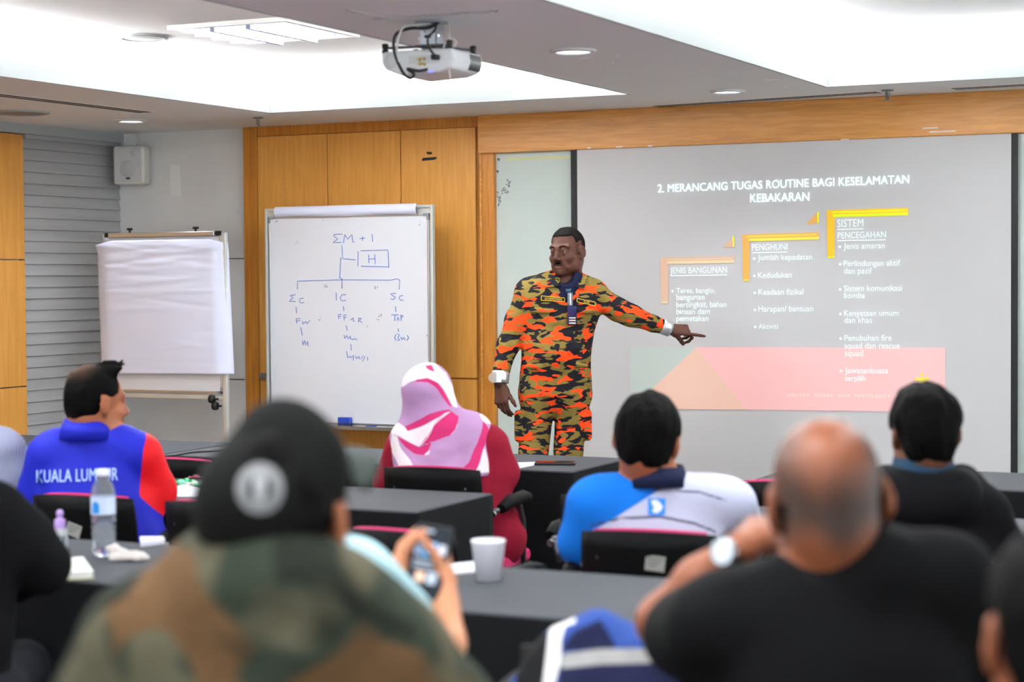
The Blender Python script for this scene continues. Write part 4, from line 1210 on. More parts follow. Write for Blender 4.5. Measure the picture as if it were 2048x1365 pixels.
# ---- heads.  Head axes: x to the head's own right-hand side of the picture when seen from behind, y forward (face), z up
class Head:
    def __init__(s, c, yaw=0.0, pitch=0.0, roll=0.0, k=1.0):
        """yaw: 0 looks away from the camera, + turns to the left of the picture"""
        s.c = np.array(c, float); s.R = rotz(math.radians(yaw)) @ rotx(math.radians(pitch)) @ roty(math.radians(roll)); s.k = k
    def p(s, x, y, z): return s.c + s.R @ (np.array([x, y, z]) * s.k)
    def r(s, *r): return tuple(v * s.k for v in r)
    def inv(s, X, Y, Z):
        q = np.stack([X - s.c[0], Y - s.c[1], Z - s.c[2]], -1) @ s.R / s.k
        return q[..., 0], q[..., 1], q[..., 2]
    def add(s, f, face=True, ears=True, jaw=1.0, lids=False):
        K = s.k
        f.ell(s.p(0, -.012, .035), s.r(.075, .095, .083), s.R, .02)
        f.ell(s.p(0, .022, -.03), s.r(.064, .07, .085), s.R, .025)
        f.ell(s.p(0, .045, -.075), s.r(.042 * jaw, .045, .042), s.R, .025)
        f.ell(s.p(0, -.045, -.03), s.r(.058, .05, .06), s.R, .03)
        for sx in (-1, 1): f.ell(s.p(sx * .047 * jaw, .02, -.07), s.r(.02, .03, .025), s.R, .03)
        if face:
            f.cone(s.p(0, .088, .012), s.p(0, .112, -.028), .008 * K, .0125 * K, .014)
            for sx in (-1, 1):
                f.ell(s.p(sx * .015, .098, -.034), s.r(.010, .012, .009), s.R, .008)
                f.ell(s.p(sx * .042, .058, -.028), s.r(.024, .024, .02), s.R, .02)
                f.cone(s.p(sx * .012, .088, .024), s.p(sx * .05, .07, .026), .010 * K, .009 * K, .016)
                f.ell(s.p(sx * .031, .096, .004), s.r(.017, .014, .011), s.R, .012, '-')
                f.ell(s.p(sx * .031, .074, .003), s.r(.0145, .0145, .0145), s.R, .004)
                if lids:
                    f.chain([(tuple(s.p(sx * .014, .0855, .003)), .0045 * K), (tuple(s.p(sx * .030, .0885, .0120)), .0060 * K), (tuple(s.p(sx * .047, .074, .003)), .0045 * K)], .005)
                    f.chain([(tuple(s.p(sx * .016, .0845, .000)), .004 * K), (tuple(s.p(sx * .031, .0862, -.0090)), .0055 * K), (tuple(s.p(sx * .046, .074, .001)), .004 * K)], .005)
                    f.cone(s.p(sx * .020, .090, -.044), s.p(sx * .036, .070, -.075), .007 * K, .006 * K, .012)
                f.ell(s.p(sx * .010, .103, -.041), s.r(.004, .004, .003), s.R, .003, '-')
            f.cone(s.p(-.021, .084, -.060), s.p(.021, .084, -.060), .0085 * K, .0085 * K, .01)
            f.cone(s.p(0, .089, -.058), s.p(0, .091, -.058), .008 * K, .008 * K, .01)
            f.cone(s.p(-.018, .083, -.072), s.p(.018, .083, -.072), .0085 * K, .0085 * K, .008)
            f.cone(s.p(-.022, .092, -.066), s.p(.022, .092, -.066), .0026 * K, .0026 * K, .003, None, '-')
            f.ell(s.p(0, .076, -.098), s.r(.02, .018, .016), s.R, .02)
        if ears:
            for sx in (-1, 1):
                E = s.R @ rotz(sx * .35) @ rotx(-.15)
                f.ell(s.p(sx * .081, -.014, -.003), s.r(.0095, .021, .034), E, .005)
                f.ell(s.p(sx * .076, -.006, -.03), s.r(.008, .010, .012), E, .008)
                f.ell(s.p(sx * .091, -.008, .003), s.r(.009, .012, .021), E, .003, '-')
    def neck(s, f, base, r0=.056, r1=.062):
        f.cone(s.p(0, -.022, -.06), tuple(base), r0 * s.k, r1, .03)

def hairfield(hd, h, grow, seed, cut, tuft=.004, extra=None):
    """hair shell over the skull of a head; cut(x,y,z) in head axes is positive where there is no hair"""
    K = hd.k; lo = [hd.c[i] - .17 * K for i in range(3)]; hi = [hd.c[i] + .19 * K for i in range(3)]
    f = SDF(lo, hi, h)
    f.ell(hd.p(0, -.012, .035), hd.r(.075 + grow, .095 + grow, .083 + grow * 1.2), hd.R, .02)
    f.ell(hd.p(0, -.045, -.03), hd.r(.058 + grow * .8, .05 + grow * .8, .06), hd.R, .03)
    f.ell(hd.p(0, .022, -.01), hd.r(.064 + grow * .6, .07, .075), hd.R, .02)
    if extra: extra(f)
    X, Y, Z = f.co((slice(None),) * 3)
    q = hd.inv(X + 0 * Y + 0 * Z, Y + 0 * X + 0 * Z, Z + 0 * X + 0 * Y)
    f.F = -smin(-f.F, -cut(*q).astype(np.float32) * K, .008).astype(np.float32)
    f.F += (tuft * wob(q[0], q[1] , q[2] * .45, 130, seed, 9) + tuft * .5 * wob(q[0], q[1], q[2] * .35, 300, seed + 1, 9)).astype(np.float32)
    return f

# ---- hands.  wrist, direction of the fingers, normal of the back of the hand; curl per finger (degrees per joint)
def hand(f, wrist, fwd, back, side, curls, thumb=(40, 20), k=1.0, spread=6.0, tcurl=18, flex0=None):
    """side=+1: the thumb lies on the cross(fwd, back) side"""
    fw = np.array(fwd, float); fw /= np.linalg.norm(fw); bk = np.array(back, float); bk -= fw * bk.dot(fw); bk /= np.linalg.norm(bk)
    sd = np.cross(fw, bk) * side; w = np.array(wrist, float)
    # palm
    f.cone(w, w + fw * .035 * k, .026 * k, .028 * k, .015, (bk, .62))
    for t in (-.030, -.010, .010, .030):
        f.cone(w + fw * .02 * k + sd * t * .6 * k, w + fw * .088 * k + sd * t * k, .016 * k, .0125 * k, .014, (bk, .85))
    f.ell(w + fw * .035 * k + sd * .022 * k - bk * .010 * k, (.02 * k,) * 3, None, .02)
    base = [(.031, .092, (.042, .025, .021)), (.0105, .097, (.046, .029, .023)), (-.0105, .093, (.042, .027, .022)), (-.030, .083, (.033, .021, .019))]
    for i, (t, l, seg) in enumerate(base):
        p = w + fw * l * k + sd * t * k; a = 0
        sp_ = math.radians(spread) * (1.5 - i) / 1.5
        dirf = fw * math.cos(sp_) + sd * math.sin(sp_); r = (.0092, .0085, .0078, .0068) if i < 3 else (.008, .0073, .0068, .006)
        cu = curls[i] if hasattr(curls[i], '__len__') else (curls[i],) * 3
        for j in range(3):
            a += math.radians(cu[j]); dv = dirf * math.cos(a) - bk * math.sin(a)
            q = p + dv * seg[j] * k
            f.cone(p, q, r[j] * k, r[j + 1] * k, .004); p = q
    p = w + fw * .03 * k + sd * .026 * k - bk * .006 * k
    a, b = math.radians(thumb[0]), math.radians(thumb[1])
    for j, L in enumerate((.040, .031, .026)):
        dv = fw * math.cos(a) + sd * math.sin(a); dv = dv * math.cos(b) - bk * math.sin(b)
        q = p + dv * L * k; f.cone(p, q, (.0135, .0105, .0098)[j] * k, (.0105, .0098, .008)[j] * k, .008); p = q
        a -= math.radians(tcurl); b += math.radians(4)

def decal(name, pts2d, faces, hit, parent, mat, lift=.002):
    """lay a flat figure (pixel coordinates) on the surface of the object `hit`"""
    dg = bpy.context.evaluated_depsgraph_get(); bpy.context.view_layer.update()
    bv = BVHTree.FromObject(hit, dg); iv = hit.matrix_world.inverted(); V = []
    oc = iv @ CAM; last = None
    for (px, py) in pts2d:
        d = (iv.to_3x3() @ ray(px, py)).normalized()
        V.append((bv.ray_cast(oc, d)[3], d))
    ds = sorted(t for t, _ in V if t is not None); md_ = ds[len(ds) // 2]
    V = [oc + d * ((t if t is not None and abs(t - md_) < .09 else md_) - lift) for t, d in V]
    return link_mesh(name, V, faces, mat, parent)

def grid2d(corners, nx, ny):
    """bilinear pixel grid from corners TL TR BR BL"""
    P, F = [], []
    for j in range(ny + 1):
        for i in range(nx + 1):
            u, v = i / nx, j / ny
            P.append(tuple((corners[0][a] * (1 - u) + corners[1][a] * u) * (1 - v) + (corners[3][a] * (1 - u) + corners[2][a] * u) * v for a in (0, 1)))
    for j in range(ny):
        for i in range(nx):
            q = j * (nx + 1) + i; F.append((q, q + nx + 1, q + nx + 2, q + 1))
    return P, F

def text_decal(name, body, x0, y0, x1, y1, hgt, hit, parent, mat, bold=0.0, lift=.003, space=1.0):
    vs, fs = text_mesh(body, bold, 2, space)
    xa, xb = min(v.x for v in vs), max(v.x for v in vs); ya, yb = min(v.y for v in vs), max(v.y for v in vs)
    P = []
    for v in vs:
        u = (v.x - xa) / (xb - xa); t = (v.y) / (yb if yb > 0 else 1)
        P.append((x0 + (x1 - x0) * u, y0 + (y1 - y0) * u - hgt * t))
    return decal(name, P, fs, hit, parent, mat, lift)
# ================================================================== people
def skin(name, col, col2, rough=.55, layers=None):
    return M(name, col, rough, spec=.35, noise=(7, col2, .35, .7), bump=(160, .12, .002), layers=layers)
def cloth(name, col, rough=.9, layers=None, bump=(14, .35, .01), sheen=.0):
    return M(name, col, rough, spec=.15, layers=layers, bump=bump, sheen=sheen)
m_hair = M('black_hair', '#050404', .7, spec=.07, noise=(90, '#0c0a0a', .5, .8), stretch=(1, 1, .2), bump=(220, .6, .004))
m_shoe = M('black_leather', '#141313', .4)
m_trouser = cloth('dark_trousers', '#1c1d22')
m_eye = M('eye', '#1c1210', .15)

def poly_sd(P, x, y):
    """signed distance to a polygon, positive inside"""
    P = np.array(P, float); d = np.full(x.shape, 1e9); ins = np.zeros(x.shape, bool); n = len(P)
    for i in range(n):
        a, b = P[i], P[(i + 1) % n]; e = b - a; wx, wy = x - a[0], y - a[1]
        t = np.clip((wx * e[0] + wy * e[1]) / (e @ e), 0, 1); d = np.minimum(d, (wx - e[0] * t) ** 2 + (wy - e[1] * t) ** 2)
        c1 = (a[1] > y) != (b[1] > y)
        with np.errstate(divide='ignore', invalid='ignore'): xi = a[0] + (y - a[1]) * e[0] / (e[1] if e[1] else 1e-9)
        ins ^= c1 & (x < xi)
    return np.where(ins, 1, -1) * np.sqrt(d)
def line_sd(P, x, y, w):
    P = np.array(P, float); d = np.full(x.shape, 1e9)
    for i in range(len(P) - 1):
        a, e = P[i], P[i + 1] - P[i]; wx, wy = x - a[0], y - a[1]; t = np.clip((wx * e[0] + wy * e[1]) / (e @ e), 0, 1)
        d = np.minimum(d, (wx - e[0] * t) ** 2 + (wy - e[1] * t) ** 2)
    return w - np.sqrt(d)
def pix_attr(fr, d0, fn):
    """pattern attribute given on the picture of the cloth seen square on at depth d0"""
    o = fr.L(FW / 2, 560, d0)
    def g(x, y, z):
        m = Matrix.Rotation(PSI, 3, 'Z'); w = np.stack([x, y, z], -1) @ np.array(m).T + np.array(fr.base) - np.array(CAM)
        q = w @ np.array(C2W); return fn(FW / 2 - FPX * q[:, 0] / q[:, 2], FH / 2 + FPX * q[:, 1] / q[:, 2])
    return g

def legs(body, trouser, shoes, hip, knees, feet):
    for i in (0, 1):
        sx = -1 if i == 0 else 1
        h = hip + np.array([sx * .09, 0, 0])
        for f, g in ((body, -.014), (trouser, 0)):
            if f is None: continue
            f.cone(tuple(h), tuple(knees[i]), .085 + g, .062 + g, .03); f.cone(tuple(knees[i]), tuple(feet[i] + np.array([0, 0, .07])), .062 + g, .05 + g, .02)
        p = feet[i]
        body.cone(tuple(p + np.array([0, -.03, .05])), tuple(p + np.array([0, .14, .035])), .034, .028, .02)
        shoes.cone(tuple(p + np.array([0, -.04, .045])), tuple(p + np.array([0, .15, .04])), .044, .037, .02)

def seated(name, label, px, d, head, NB, SL, SR, armL, armR, waist, skin_m, shirt_m, shirt_attrs=None, hair=None, hands=None, h=.008, hb=.007, rs=.066, chest=.62, folds=0, seed=1, shirt_name='shirt',
           extra=None, body_attrs=None, sleeve=None, hips=None, noise_amp=.004, wr=(.155, .165), body_extra=None, ears=True, face=True, lean=0):
    """a person on a chair, back to the camera.  head=(px,py,d,yaw,pitch,roll,k); NB neck base; SL, SR shoulders; arm lists of (px,py,d,radius) shoulder to wrist;
    sleeve=(nL, nR): how many arm points the sleeves cover"""
    fr = Frame(px, d); L = fr.L
    hd = Head(L(*head[:3]), *head[3:7])
    nb = L(*NB); sl, sr = L(*SL), L(*SR)
    aL = [(L(*a[:3]), a[3]) for a in armL]; aR = [(L(*a[:3]), a[3]) for a in armR]
    wc = L(*waist); hip = np.array([wc[0], wc[1] - .01, .545]) if hips is None else np.array(hips)
    pts = np.array([hd.c + .17, hd.c - .17, sl - .14, sr + .14, hip + .2, hip - .2] + [a[0] + a[1] + .06 for a in aL + aR] + [a[0] - a[1] - .06 for a in aL + aR])
    if hands:
        for hh in hands: pts = np.vstack([pts, np.array(hh[0]) - .2, np.array(hh[0]) + .2])
    lo, hi = pts.min(0), pts.max(0); lo[2] = .0
    knees = [hip + np.array([-.11, .30, .01]), hip + np.array([.11, .30, .01])]
    feet = [np.array([k[0], k[1] - .08, .0]) for k in knees]
    lo = np.minimum(lo, [hip[0] - .26, hip[1] - .22, 0]); hi = np.maximum(hi, [hip[0] + .26, knees[0][1] + .14, hip[2] + .2])
    lo[2] = -.02
    B = SDF(lo, hi, hb); T = SDF([hip[0] - .26, hip[1] - .24, .0], [hip[0] + .26, hip[1] + .52, hip[2] + .2], .014); Sx = SDF([hip[0] - .3, hip[1] + .1, -.01], [hip[0] + .3, hip[1] + .62, .14], .012)
    S = SDF([lo[0], lo[1], hip[2] - .12], hi, h)
    ch = sl * .5 + sr * .5; ch = ch + np.array([0, .0, -.13])
    hw = np.linalg.norm(sr - sl) / 2
    # skin
    hd.add(B, face, ears); hd.neck(B, nb)
    for f, g in ((B, -.022), (S, 0)):
        f.cone(tuple(hip), tuple(wc), wr[0] + g, wr[0] + g, .04, ((0, 1, 0), .72))
        f.cone(tuple(wc), tuple(ch), wr[0] + g, wr[1] + g, .05, ((0, 1, 0), chest))
        f.cone(tuple(sl * .86 + sr * .14), tuple(sr * .86 + sl * .14), rs + g * .6, rs + g * .6, .05)
        f.cone(tuple(ch + np.array([-hw * .45, 0, .02])), tuple(ch + np.array([hw * .45, 0, .02])), .115 + g, .115 + g, .05, ((0, 1, 0), .85))
        for s_ in (sl, sr): f.cone(tuple(nb + np.array([0, 0, -.03])), tuple(s_ * .85 + nb * .15), .055 + g * .5, rs * .92 + g * .6, .045)
    nL, nR = sleeve or (len(aL), len(aR))
    for arm, n_ in ((aL, nL), (aR, nR)):
        for i in range(len(arm) - 1):
            B.cone(tuple(arm[i][0]), tuple(arm[i + 1][0]), arm[i][1] - (.014 if i < n_ else 0), arm[i + 1][1] - (.014 if i + 1 < n_ else 0), .02)
            if i + 1 < n_: S.cone(tuple(arm[i][0]), tuple(arm[i + 1][0]), arm[i][1] + .004, arm[i + 1][1] + .004, .03)
    if hands:
        for hh in hands: hand(B, *hh[:5], **hh[5])
    legs(B, T, Sx, hip, knees, feet)
    T.cone(tuple(hip + np.array([-.06, 0, -.01])), tuple(hip + np.array([.06, 0, -.01])), .13, .13, .04, ((0, 0, 1), .75))
    if body_extra: body_extra(B, fr, hd)
    if extra: extra(S, fr, hd)
    rr = random.Random(seed)
    for k in range(folds):
        a = np.array([rr.uniform(-hw, hw), 0, rr.uniform(-.3, .12)]) + ch; a[1] -= .11
        b = a + np.array([rr.uniform(-.16, .16), 0, rr.uniform(-.13, .05)])
        S.fold(tuple(a), tuple(b), rr.uniform(.012, .026), rr.choice((1, -1)) * rr.uniform(.004, .009))
    S.noise(noise_amp, 22, seed)
    S.cone(tuple(hd.p(0, -.022, -.05)), tuple(nb + np.array([0, 0, -.01])), .056 * hd.k, .064, .004, None, '-')     # neck opening
    o = sdf_obj(name, B, skin_m, attrs=({k: v(fr, hd) for k, v in body_attrs.items()} if body_attrs else None), loc=fr.base, rz=PSI)
    sh = sdf_obj(shirt_name, S, shirt_m, o, {k: v(fr, hd) for k, v in (shirt_attrs or {}).items()})
    sdf_obj('trousers', T, m_trouser, o); sdf_obj('shoes', Sx, m_shoe, o)
    if hair: sdf_obj('hair', hairfield(hd, .005, *hair), m_hair, o, smooth=1)
    tag(o, label, 'person')
    bpy.context.view_layer.update()
    return o, sh, fr, hd

def ring_collar(name, hd, nb, mat, parent, r=.066, hgt=.045, th=.007, tilt=0.0, open_front=True, flare=.01):
    """a collar band standing round the neck"""
    b = MB(); n = 30; vs, fs = [], []
    for i in range(n + 1):
        a = math.radians(-90 - 150 + 300 * i / n) if open_front else math.radians(-90 - 180 + 360 * i / n)
        for (rr_, z) in ((r + flare, -.012), (r, hgt), (r - th, hgt - .002), (r + flare - th, -.012)):
            vs.append(nb + np.array([rr_ * math.cos(a), rr_ * 1.0 * math.sin(a), z + tilt * math.sin(a)]))
    for i in range(n):
        for j in range(4):
            j2 = (j + 1) % 4; fs.append((i * 4 + j, i * 4 + j2, i * 4 + 4 + j2, i * 4 + 4 + j))
    b.add(vs, fs, True); return b.build(name, mat, parent)

# ------------------------------------------------------------------ the standing speaker
D = 9.2
fr = Frame(1112, D); L = fr.L
m_camo = camo('orange_camouflage', '#7d6c35', [('#1e1d23', .515, (3.1, 0, 7.7), .012), ('#f04a1a', .565, (9.4, 5.2, 1.3), .012), ('#201f25', .62, (1.4, 2.2, 3.3), .01)], 16.0, (.75, .75, 1.9))
m_skd = skin('deep_brown_skin', '#593528', '#482a20')
hd = Head(L(1134, 504, D - .02), 148, -3, 2, .97)
W = lambda px, py, dd=0.0: L(px, py, D + dd)
B = SDF([-.42, -.42, -.01], [.82, .3, 1.76], .0036)
hd.add(B, jaw=1.12, lids=True); hd.neck(B, W(1134, 566, .02), .06, .066)
J = SDF([-.42, -.32, .7], [.62, .3, 1.56], .0065)
tors = [(W(1110, 790), .176), (W(1111, 755), .166), (W(1112, 705), .160), (W(1119, 645), .164), (W(1121, 608), .160)]
shR, shL = W(1062, 580, .0), W(1186, 584, .0)               # his right and left shoulder
for f, g in ((B, -.03), (J, 0)):
    f.chain([(tuple(p), r + g) for p, r in (tors if g == 0 else tors[1:])], .04, ((0, 1, 0), .68))
    if g: f.cone(tuple(W(1111, 775)), tuple(W(1111, 790)), .10, .09, .03, ((0, 1, 0), .7))
    f.ell(tuple(W(1113, 705, -.05)), (.13 + g, .10 + g, .13), None, .05)
    f.cone(tuple(shR), tuple(shL), .060 + g * .5, .058 + g * .5, .05)
    f.cone(tuple(W(1132, 562, .02)), tuple(shR), .058 + g * .3, .058 + g * .5, .04); f.cone(tuple(W(1136, 562, .02)), tuple(shL), .058 + g * .3, .056 + g * .5, .04)
    f.cone(tuple(W(1080, 610, -.02)), tuple(W(1160, 612, -.02)), .10 + g, .10 + g, .05, ((0, 1, 0), .9))
armR = [(W(1054, 588), .064), (W(1034, 640, .0), .056), (W(1016, 690, -.03), .050), (W(1003, 738, -.06), .038), (W(1000, 768, -.07), .03)]
armL = [(W(1194, 592), .062), (W(1236, 619, -.02), .053), (W(1262, 631, -.02), .050), (W(1306, 648, .0), .041), (W(1334, 657, .02), .032)]
for arm in (armR, armL):
    B.chain([(tuple(p), r - (.012 if i < 4 else 0)) for i, (p, r) in enumerate(arm)], .015)
    J.chain([(tuple(p), r) for p, r in arm[:4]], .03)
    J.cone(tuple(arm[3][0]), tuple(arm[3][0] * .35 + arm[4][0] * .65), arm[3][1], .036, .01)
# hands: his right hangs, his left points at the slide
wR = W(1001, 770, -.07)
hand(B, wR, W(1003, 812, -.085) - W(1001, 770, -.07), np.array([-.55, -.83, .1]), -1, [(24, 30, 18), (28, 32, 18), (32, 34, 20), (36, 36, 20)], (30, 8), .94, -1.5, 4)
wL = W(1338, 658, .03)
hand(B, wL, W(1378, 661, .03) - W(1338, 658, .03), np.array([.05, -.6, .8]), 1, [(0, 2, 2), (58, 62, 30), (62, 66, 34), (52, 50, 30)], (-2, 52), .96, 3, 20)
# legs
kz = .52
hpR, hpL = W(1078, 800, .0), W(1142, 800, .0)
legR = [(hpR, .082), (W(1066, 905), .070), (np.array([W(1064, 905)[0], .01, .48]), .064), (np.array([W(1062, 905)[0], .02, .09]), .05)]
legL = [(hpL, .080), (W(1138, 905), .070), (np.array([W(1140, 905)[0], .01, .48]), .064), (np.array([W(1143, 905)[0], .02, .09]), .05)]
Tr = SDF([-.3, -.2, .02], [.3, .22, .98], .0075)
for leg in (legR, legL):
    B.chain([(tuple(p), r - .016) for p, r in leg], .02); Tr.chain([(tuple(p), r) for p, r in leg], .012)
    p = leg[-1][0]
    B.cone((p[0], p[1] - .16, .04), (p[0], p[1] + .02, .05), .034, .04, .02)
Tr.cone(tuple(W(1085, 785)), tuple(W(1137, 785)), .12, .115, .03, ((0, 1, 0), .9))
for (px, py, sx) in ((1036, 853, -1), (1176, 850, 1)):
    Tr.box(tuple(W(px - sx * 2, py)), (.022, .06, .075), None, .018, .012)
rr = random.Random(2)
for k in range(26):
    lg = rr.choice((legR, legL)); t = rr.random(); p = lg[0][0] * (1 - t) + lg[1][0] * t; p = p + np.array([rr.uniform(-.06, .06), -.07, 0]); q = p + np.array([rr.uniform(-.09, .09), 0, rr.uniform(-.05, .03)])
    Tr.fold(tuple(p), tuple(q), rr.uniform(.009, .016), rr.choice((1, -1)) * rr.uniform(.004, .008))
Tr.noise(.004, 26, 4)
for k in range(44):
    p = np.array([rr.uniform(-.17, .17), -.12, rr.uniform(.95, 1.38)]); q = p + np.array([rr.uniform(-.1, .1), 0, rr.uniform(-.06, .04)])
    J.fold(tuple(p), tuple(q), rr.uniform(.010, .018), rr.choice((1, -1)) * rr.uniform(.003, .008))
for arm in (armR, armL):
    for k in range(14):
        i = rr.randrange(3); t = rr.random(); p = arm[i][0] * (1 - t) + arm[i + 1][0] * t + np.array([rr.uniform(-.03, .03), -.045, rr.uniform(-.04, .04)]); q = p + np.array([rr.uniform(-.05, .05), 0, rr.uniform(-.06, .06)])
        J.fold(tuple(p), tuple(q), rr.uniform(.007, .012), rr.choice((1, -1)) * rr.uniform(.003, .006))
# chest pockets with flaps, placket and lower pockets
for (px, py, w_, h_) in ((1086, 622, .052, .006), (1168, 622, .04, .006), (1078, 733, .05, .006), (1158, 730, .035, .006)):
    p = W(px, py, -.115); J.cone((p[0] - w_, p[1], p[2]), (p[0] + w_, p[1], p[2] - .004), .012, .012, .006)
J.fold(tuple(W(1134, 585, -.12)), tuple(W(1135, 800, -.12)), .006, .006)
J.fold(tuple(W(1125, 585, -.12)), tuple(W(1126, 800, -.12)), .005, .005)
J.noise(.004, 24, 9)
hz = W(1110, 793)[2]
J.inter(lambda X, Y, Z: np.where(np.abs(X + .01 + 0 * Z + 0 * Y) < .225, hz + .02 * (X + 0 * Y + 0 * Z) - Z, -1.0), .004)
J.cone(tuple(hd.p(0, -.022, -.05)), tuple(W(1136, 562, -.03)), .062, .066, .004, None, '-')
J.cone(tuple(W(1134, 556, -.10)), tuple(W(1134, 572, -.13)), .045, .028, .006, None, '-')
spk = sdf_obj('person', B, m_skd, loc=fr.base, rz=PSI)
tag(spk, 'standing man in orange camouflage uniform pointing at the projected slide', 'person')
jk = sdf_obj('jacket', J, m_camo, spk); tz = sdf_obj('trousers', Tr, m_camo, spk)
Bt = SDF([-.3, -.35, -.01], [.3, .2, .32], .01)
for leg in (legR, legL):
    p = leg[-1][0]; Bt.cone((p[0], p[1], .07), (p[0], p[1], .24), .055, .058, .02); Bt.cone((p[0], p[1] - .17, .045), (p[0], p[1] + .03, .055), .043, .05, .03)
Bt.plane((0, 0, .002), (0, 0, -1)); sdf_obj('boots', Bt, m_shoe, spk)
# navy undershirt in the open collar
Us = SDF([-.2, -.2, 1.25], [.2, .15, 1.56], .006)
Us.cone(tuple(hd.p(0, -.02, -.075)), tuple(W(1134, 575, -.02)), .064, .085, .02); Us.cone(tuple(W(1134, 565, -.04)), tuple(W(1133, 600, -.065)), .06, .055, .03); Us.cone(tuple(hd.p(0, .06, -.09)), tuple(W(1130, 552, -.10)), .062, .045, .01, None, '-')
Us.plane(tuple(W(1134, 556)), (0, .5, 1))
sdf_obj('undershirt', Us, cloth('navy_cotton', '#161a33'), spk)
# hair, brows, moustache
cutf = lambda x, y, z: np.maximum(np.minimum(y - .055 + .25 * (z - .07), .062 + .0 * x + .02 * np.cos(x * 40) - z + .0), np.minimum(-.002 - z + .02 * (y < -.02), 1))
def cut_spk(x, y, z):
    front = np.minimum(y - .030 - .3 * (z - .06), .078 - z)          # face
    side = np.minimum(.052 - z - .5 * (y - .0) * (y > 0), y + .022)    # temples, round the ear
    low = -.035 - z                                                    # nape
    return np.maximum(np.maximum(front, side), low)
sdf_obj('hair', hairfield(hd, .004, .006, 3, cut_spk, .0022), M('cropped_hair', '#0a0807', .75, spec=.15, noise=(120, '#15100e', .45, .75), bump=(260, .5, .003)), spk)
for sx in (-1, 1):
    b = MB(); b.tube([hd.p(sx * .013, .1000, .0255), hd.p(sx * .022, .0985, .029), hd.p(sx * .034, .0925, .031), hd.p(sx * .050, .0785, .027)], [.0015, .0032, .003, .0012], 8); b.build('eyebrow', m_hair, spk)
    b = MB(); b.sphere(hd.p(sx * .031, .0798, .0012), .0122, 12); o_ = b.build('eye', M('eye_white', '#6b5a50', .3), spk)
    b = MB(); b.sphere(hd.p(sx * .0300, .0870, .0014), .0066, 10); b.build('iris', m_eye, o_)
b = MB(); b.tube([hd.p(-.019, .0905, -.0668), hd.p(0, .0945, -.0655), hd.p(.019, .0905, -.0668)], [.0012, .0032, .0012], 8); b.build('mouth', M('mouth_dark', '#170b0a', .6), spk)
b = MB(); b.tube([hd.p(-.019, .0885, -.0712), hd.p(-.008, .0935, -.0735), hd.p(.008, .0935, -.0735), hd.p(.019, .0885, -.0712)], [.002, .0052, .0052, .002], 8); b.build('lower_lip', M('lip_brown', '#6e4038', .45), spk)
Mo = SDF(hd.c - .16, hd.c + .16, .003)
Mo.cone(tuple(hd.p(-.003, .1005, -.051)), tuple(hd.p(-.033, .082, -.061)), .0058, .0032, .004); Mo.cone(tuple(hd.p(.003, .1005, -.051)), tuple(hd.p(.033, .082, -.061)), .0058, .0032, .004); Mo.noise(.0012, 300, 3)
sdf_obj('moustache', Mo, m_hair, spk)
# silver reflective cuffs
m_silver = M('silver_tape', '#c9cdd0', .28, .55, spec=.7, bump=(60, .5, .004))
def cuff(p, q, r, tab=None):
    b = MB(); p, q = Vector(p), Vector(q); b.tube([p, p.lerp(q, .25), p.lerp(q, .75), q], [r, r + .001, r, r - .001], 20, False, False)
    o = b.build('cuff', m_silver, spk); md = o.modifiers.new('th', 'SOLIDIFY'); md.thickness = .003; return o
cR = cuff(W(1002, 743, -.062), W(1000, 766, -.068), .043)
tb = [W(1003, 745.5, -.113), W(1003, 765, -.117), W(993, 745, -.109), W(993, 765.5, -.113), W(985, 745.5, -.095), W(985, 766, -.098), W(979, 750, -.080), W(979, 762, -.082), W(976.5, 756, -.072)]
tb = link_mesh('cuff_tab', tb, [(0, 1, 3, 2), (2, 3, 5, 4), (4, 5, 7, 6), (6, 7, 8)], m_silver, spk); md = tb.modifiers.new('th', 'SOLIDIFY'); md.thickness = .003; md.offset = 0
cL = cuff(W(1322, 652, .01), W(1340, 659, .024), .0385)
bpy.context.view_layer.update()
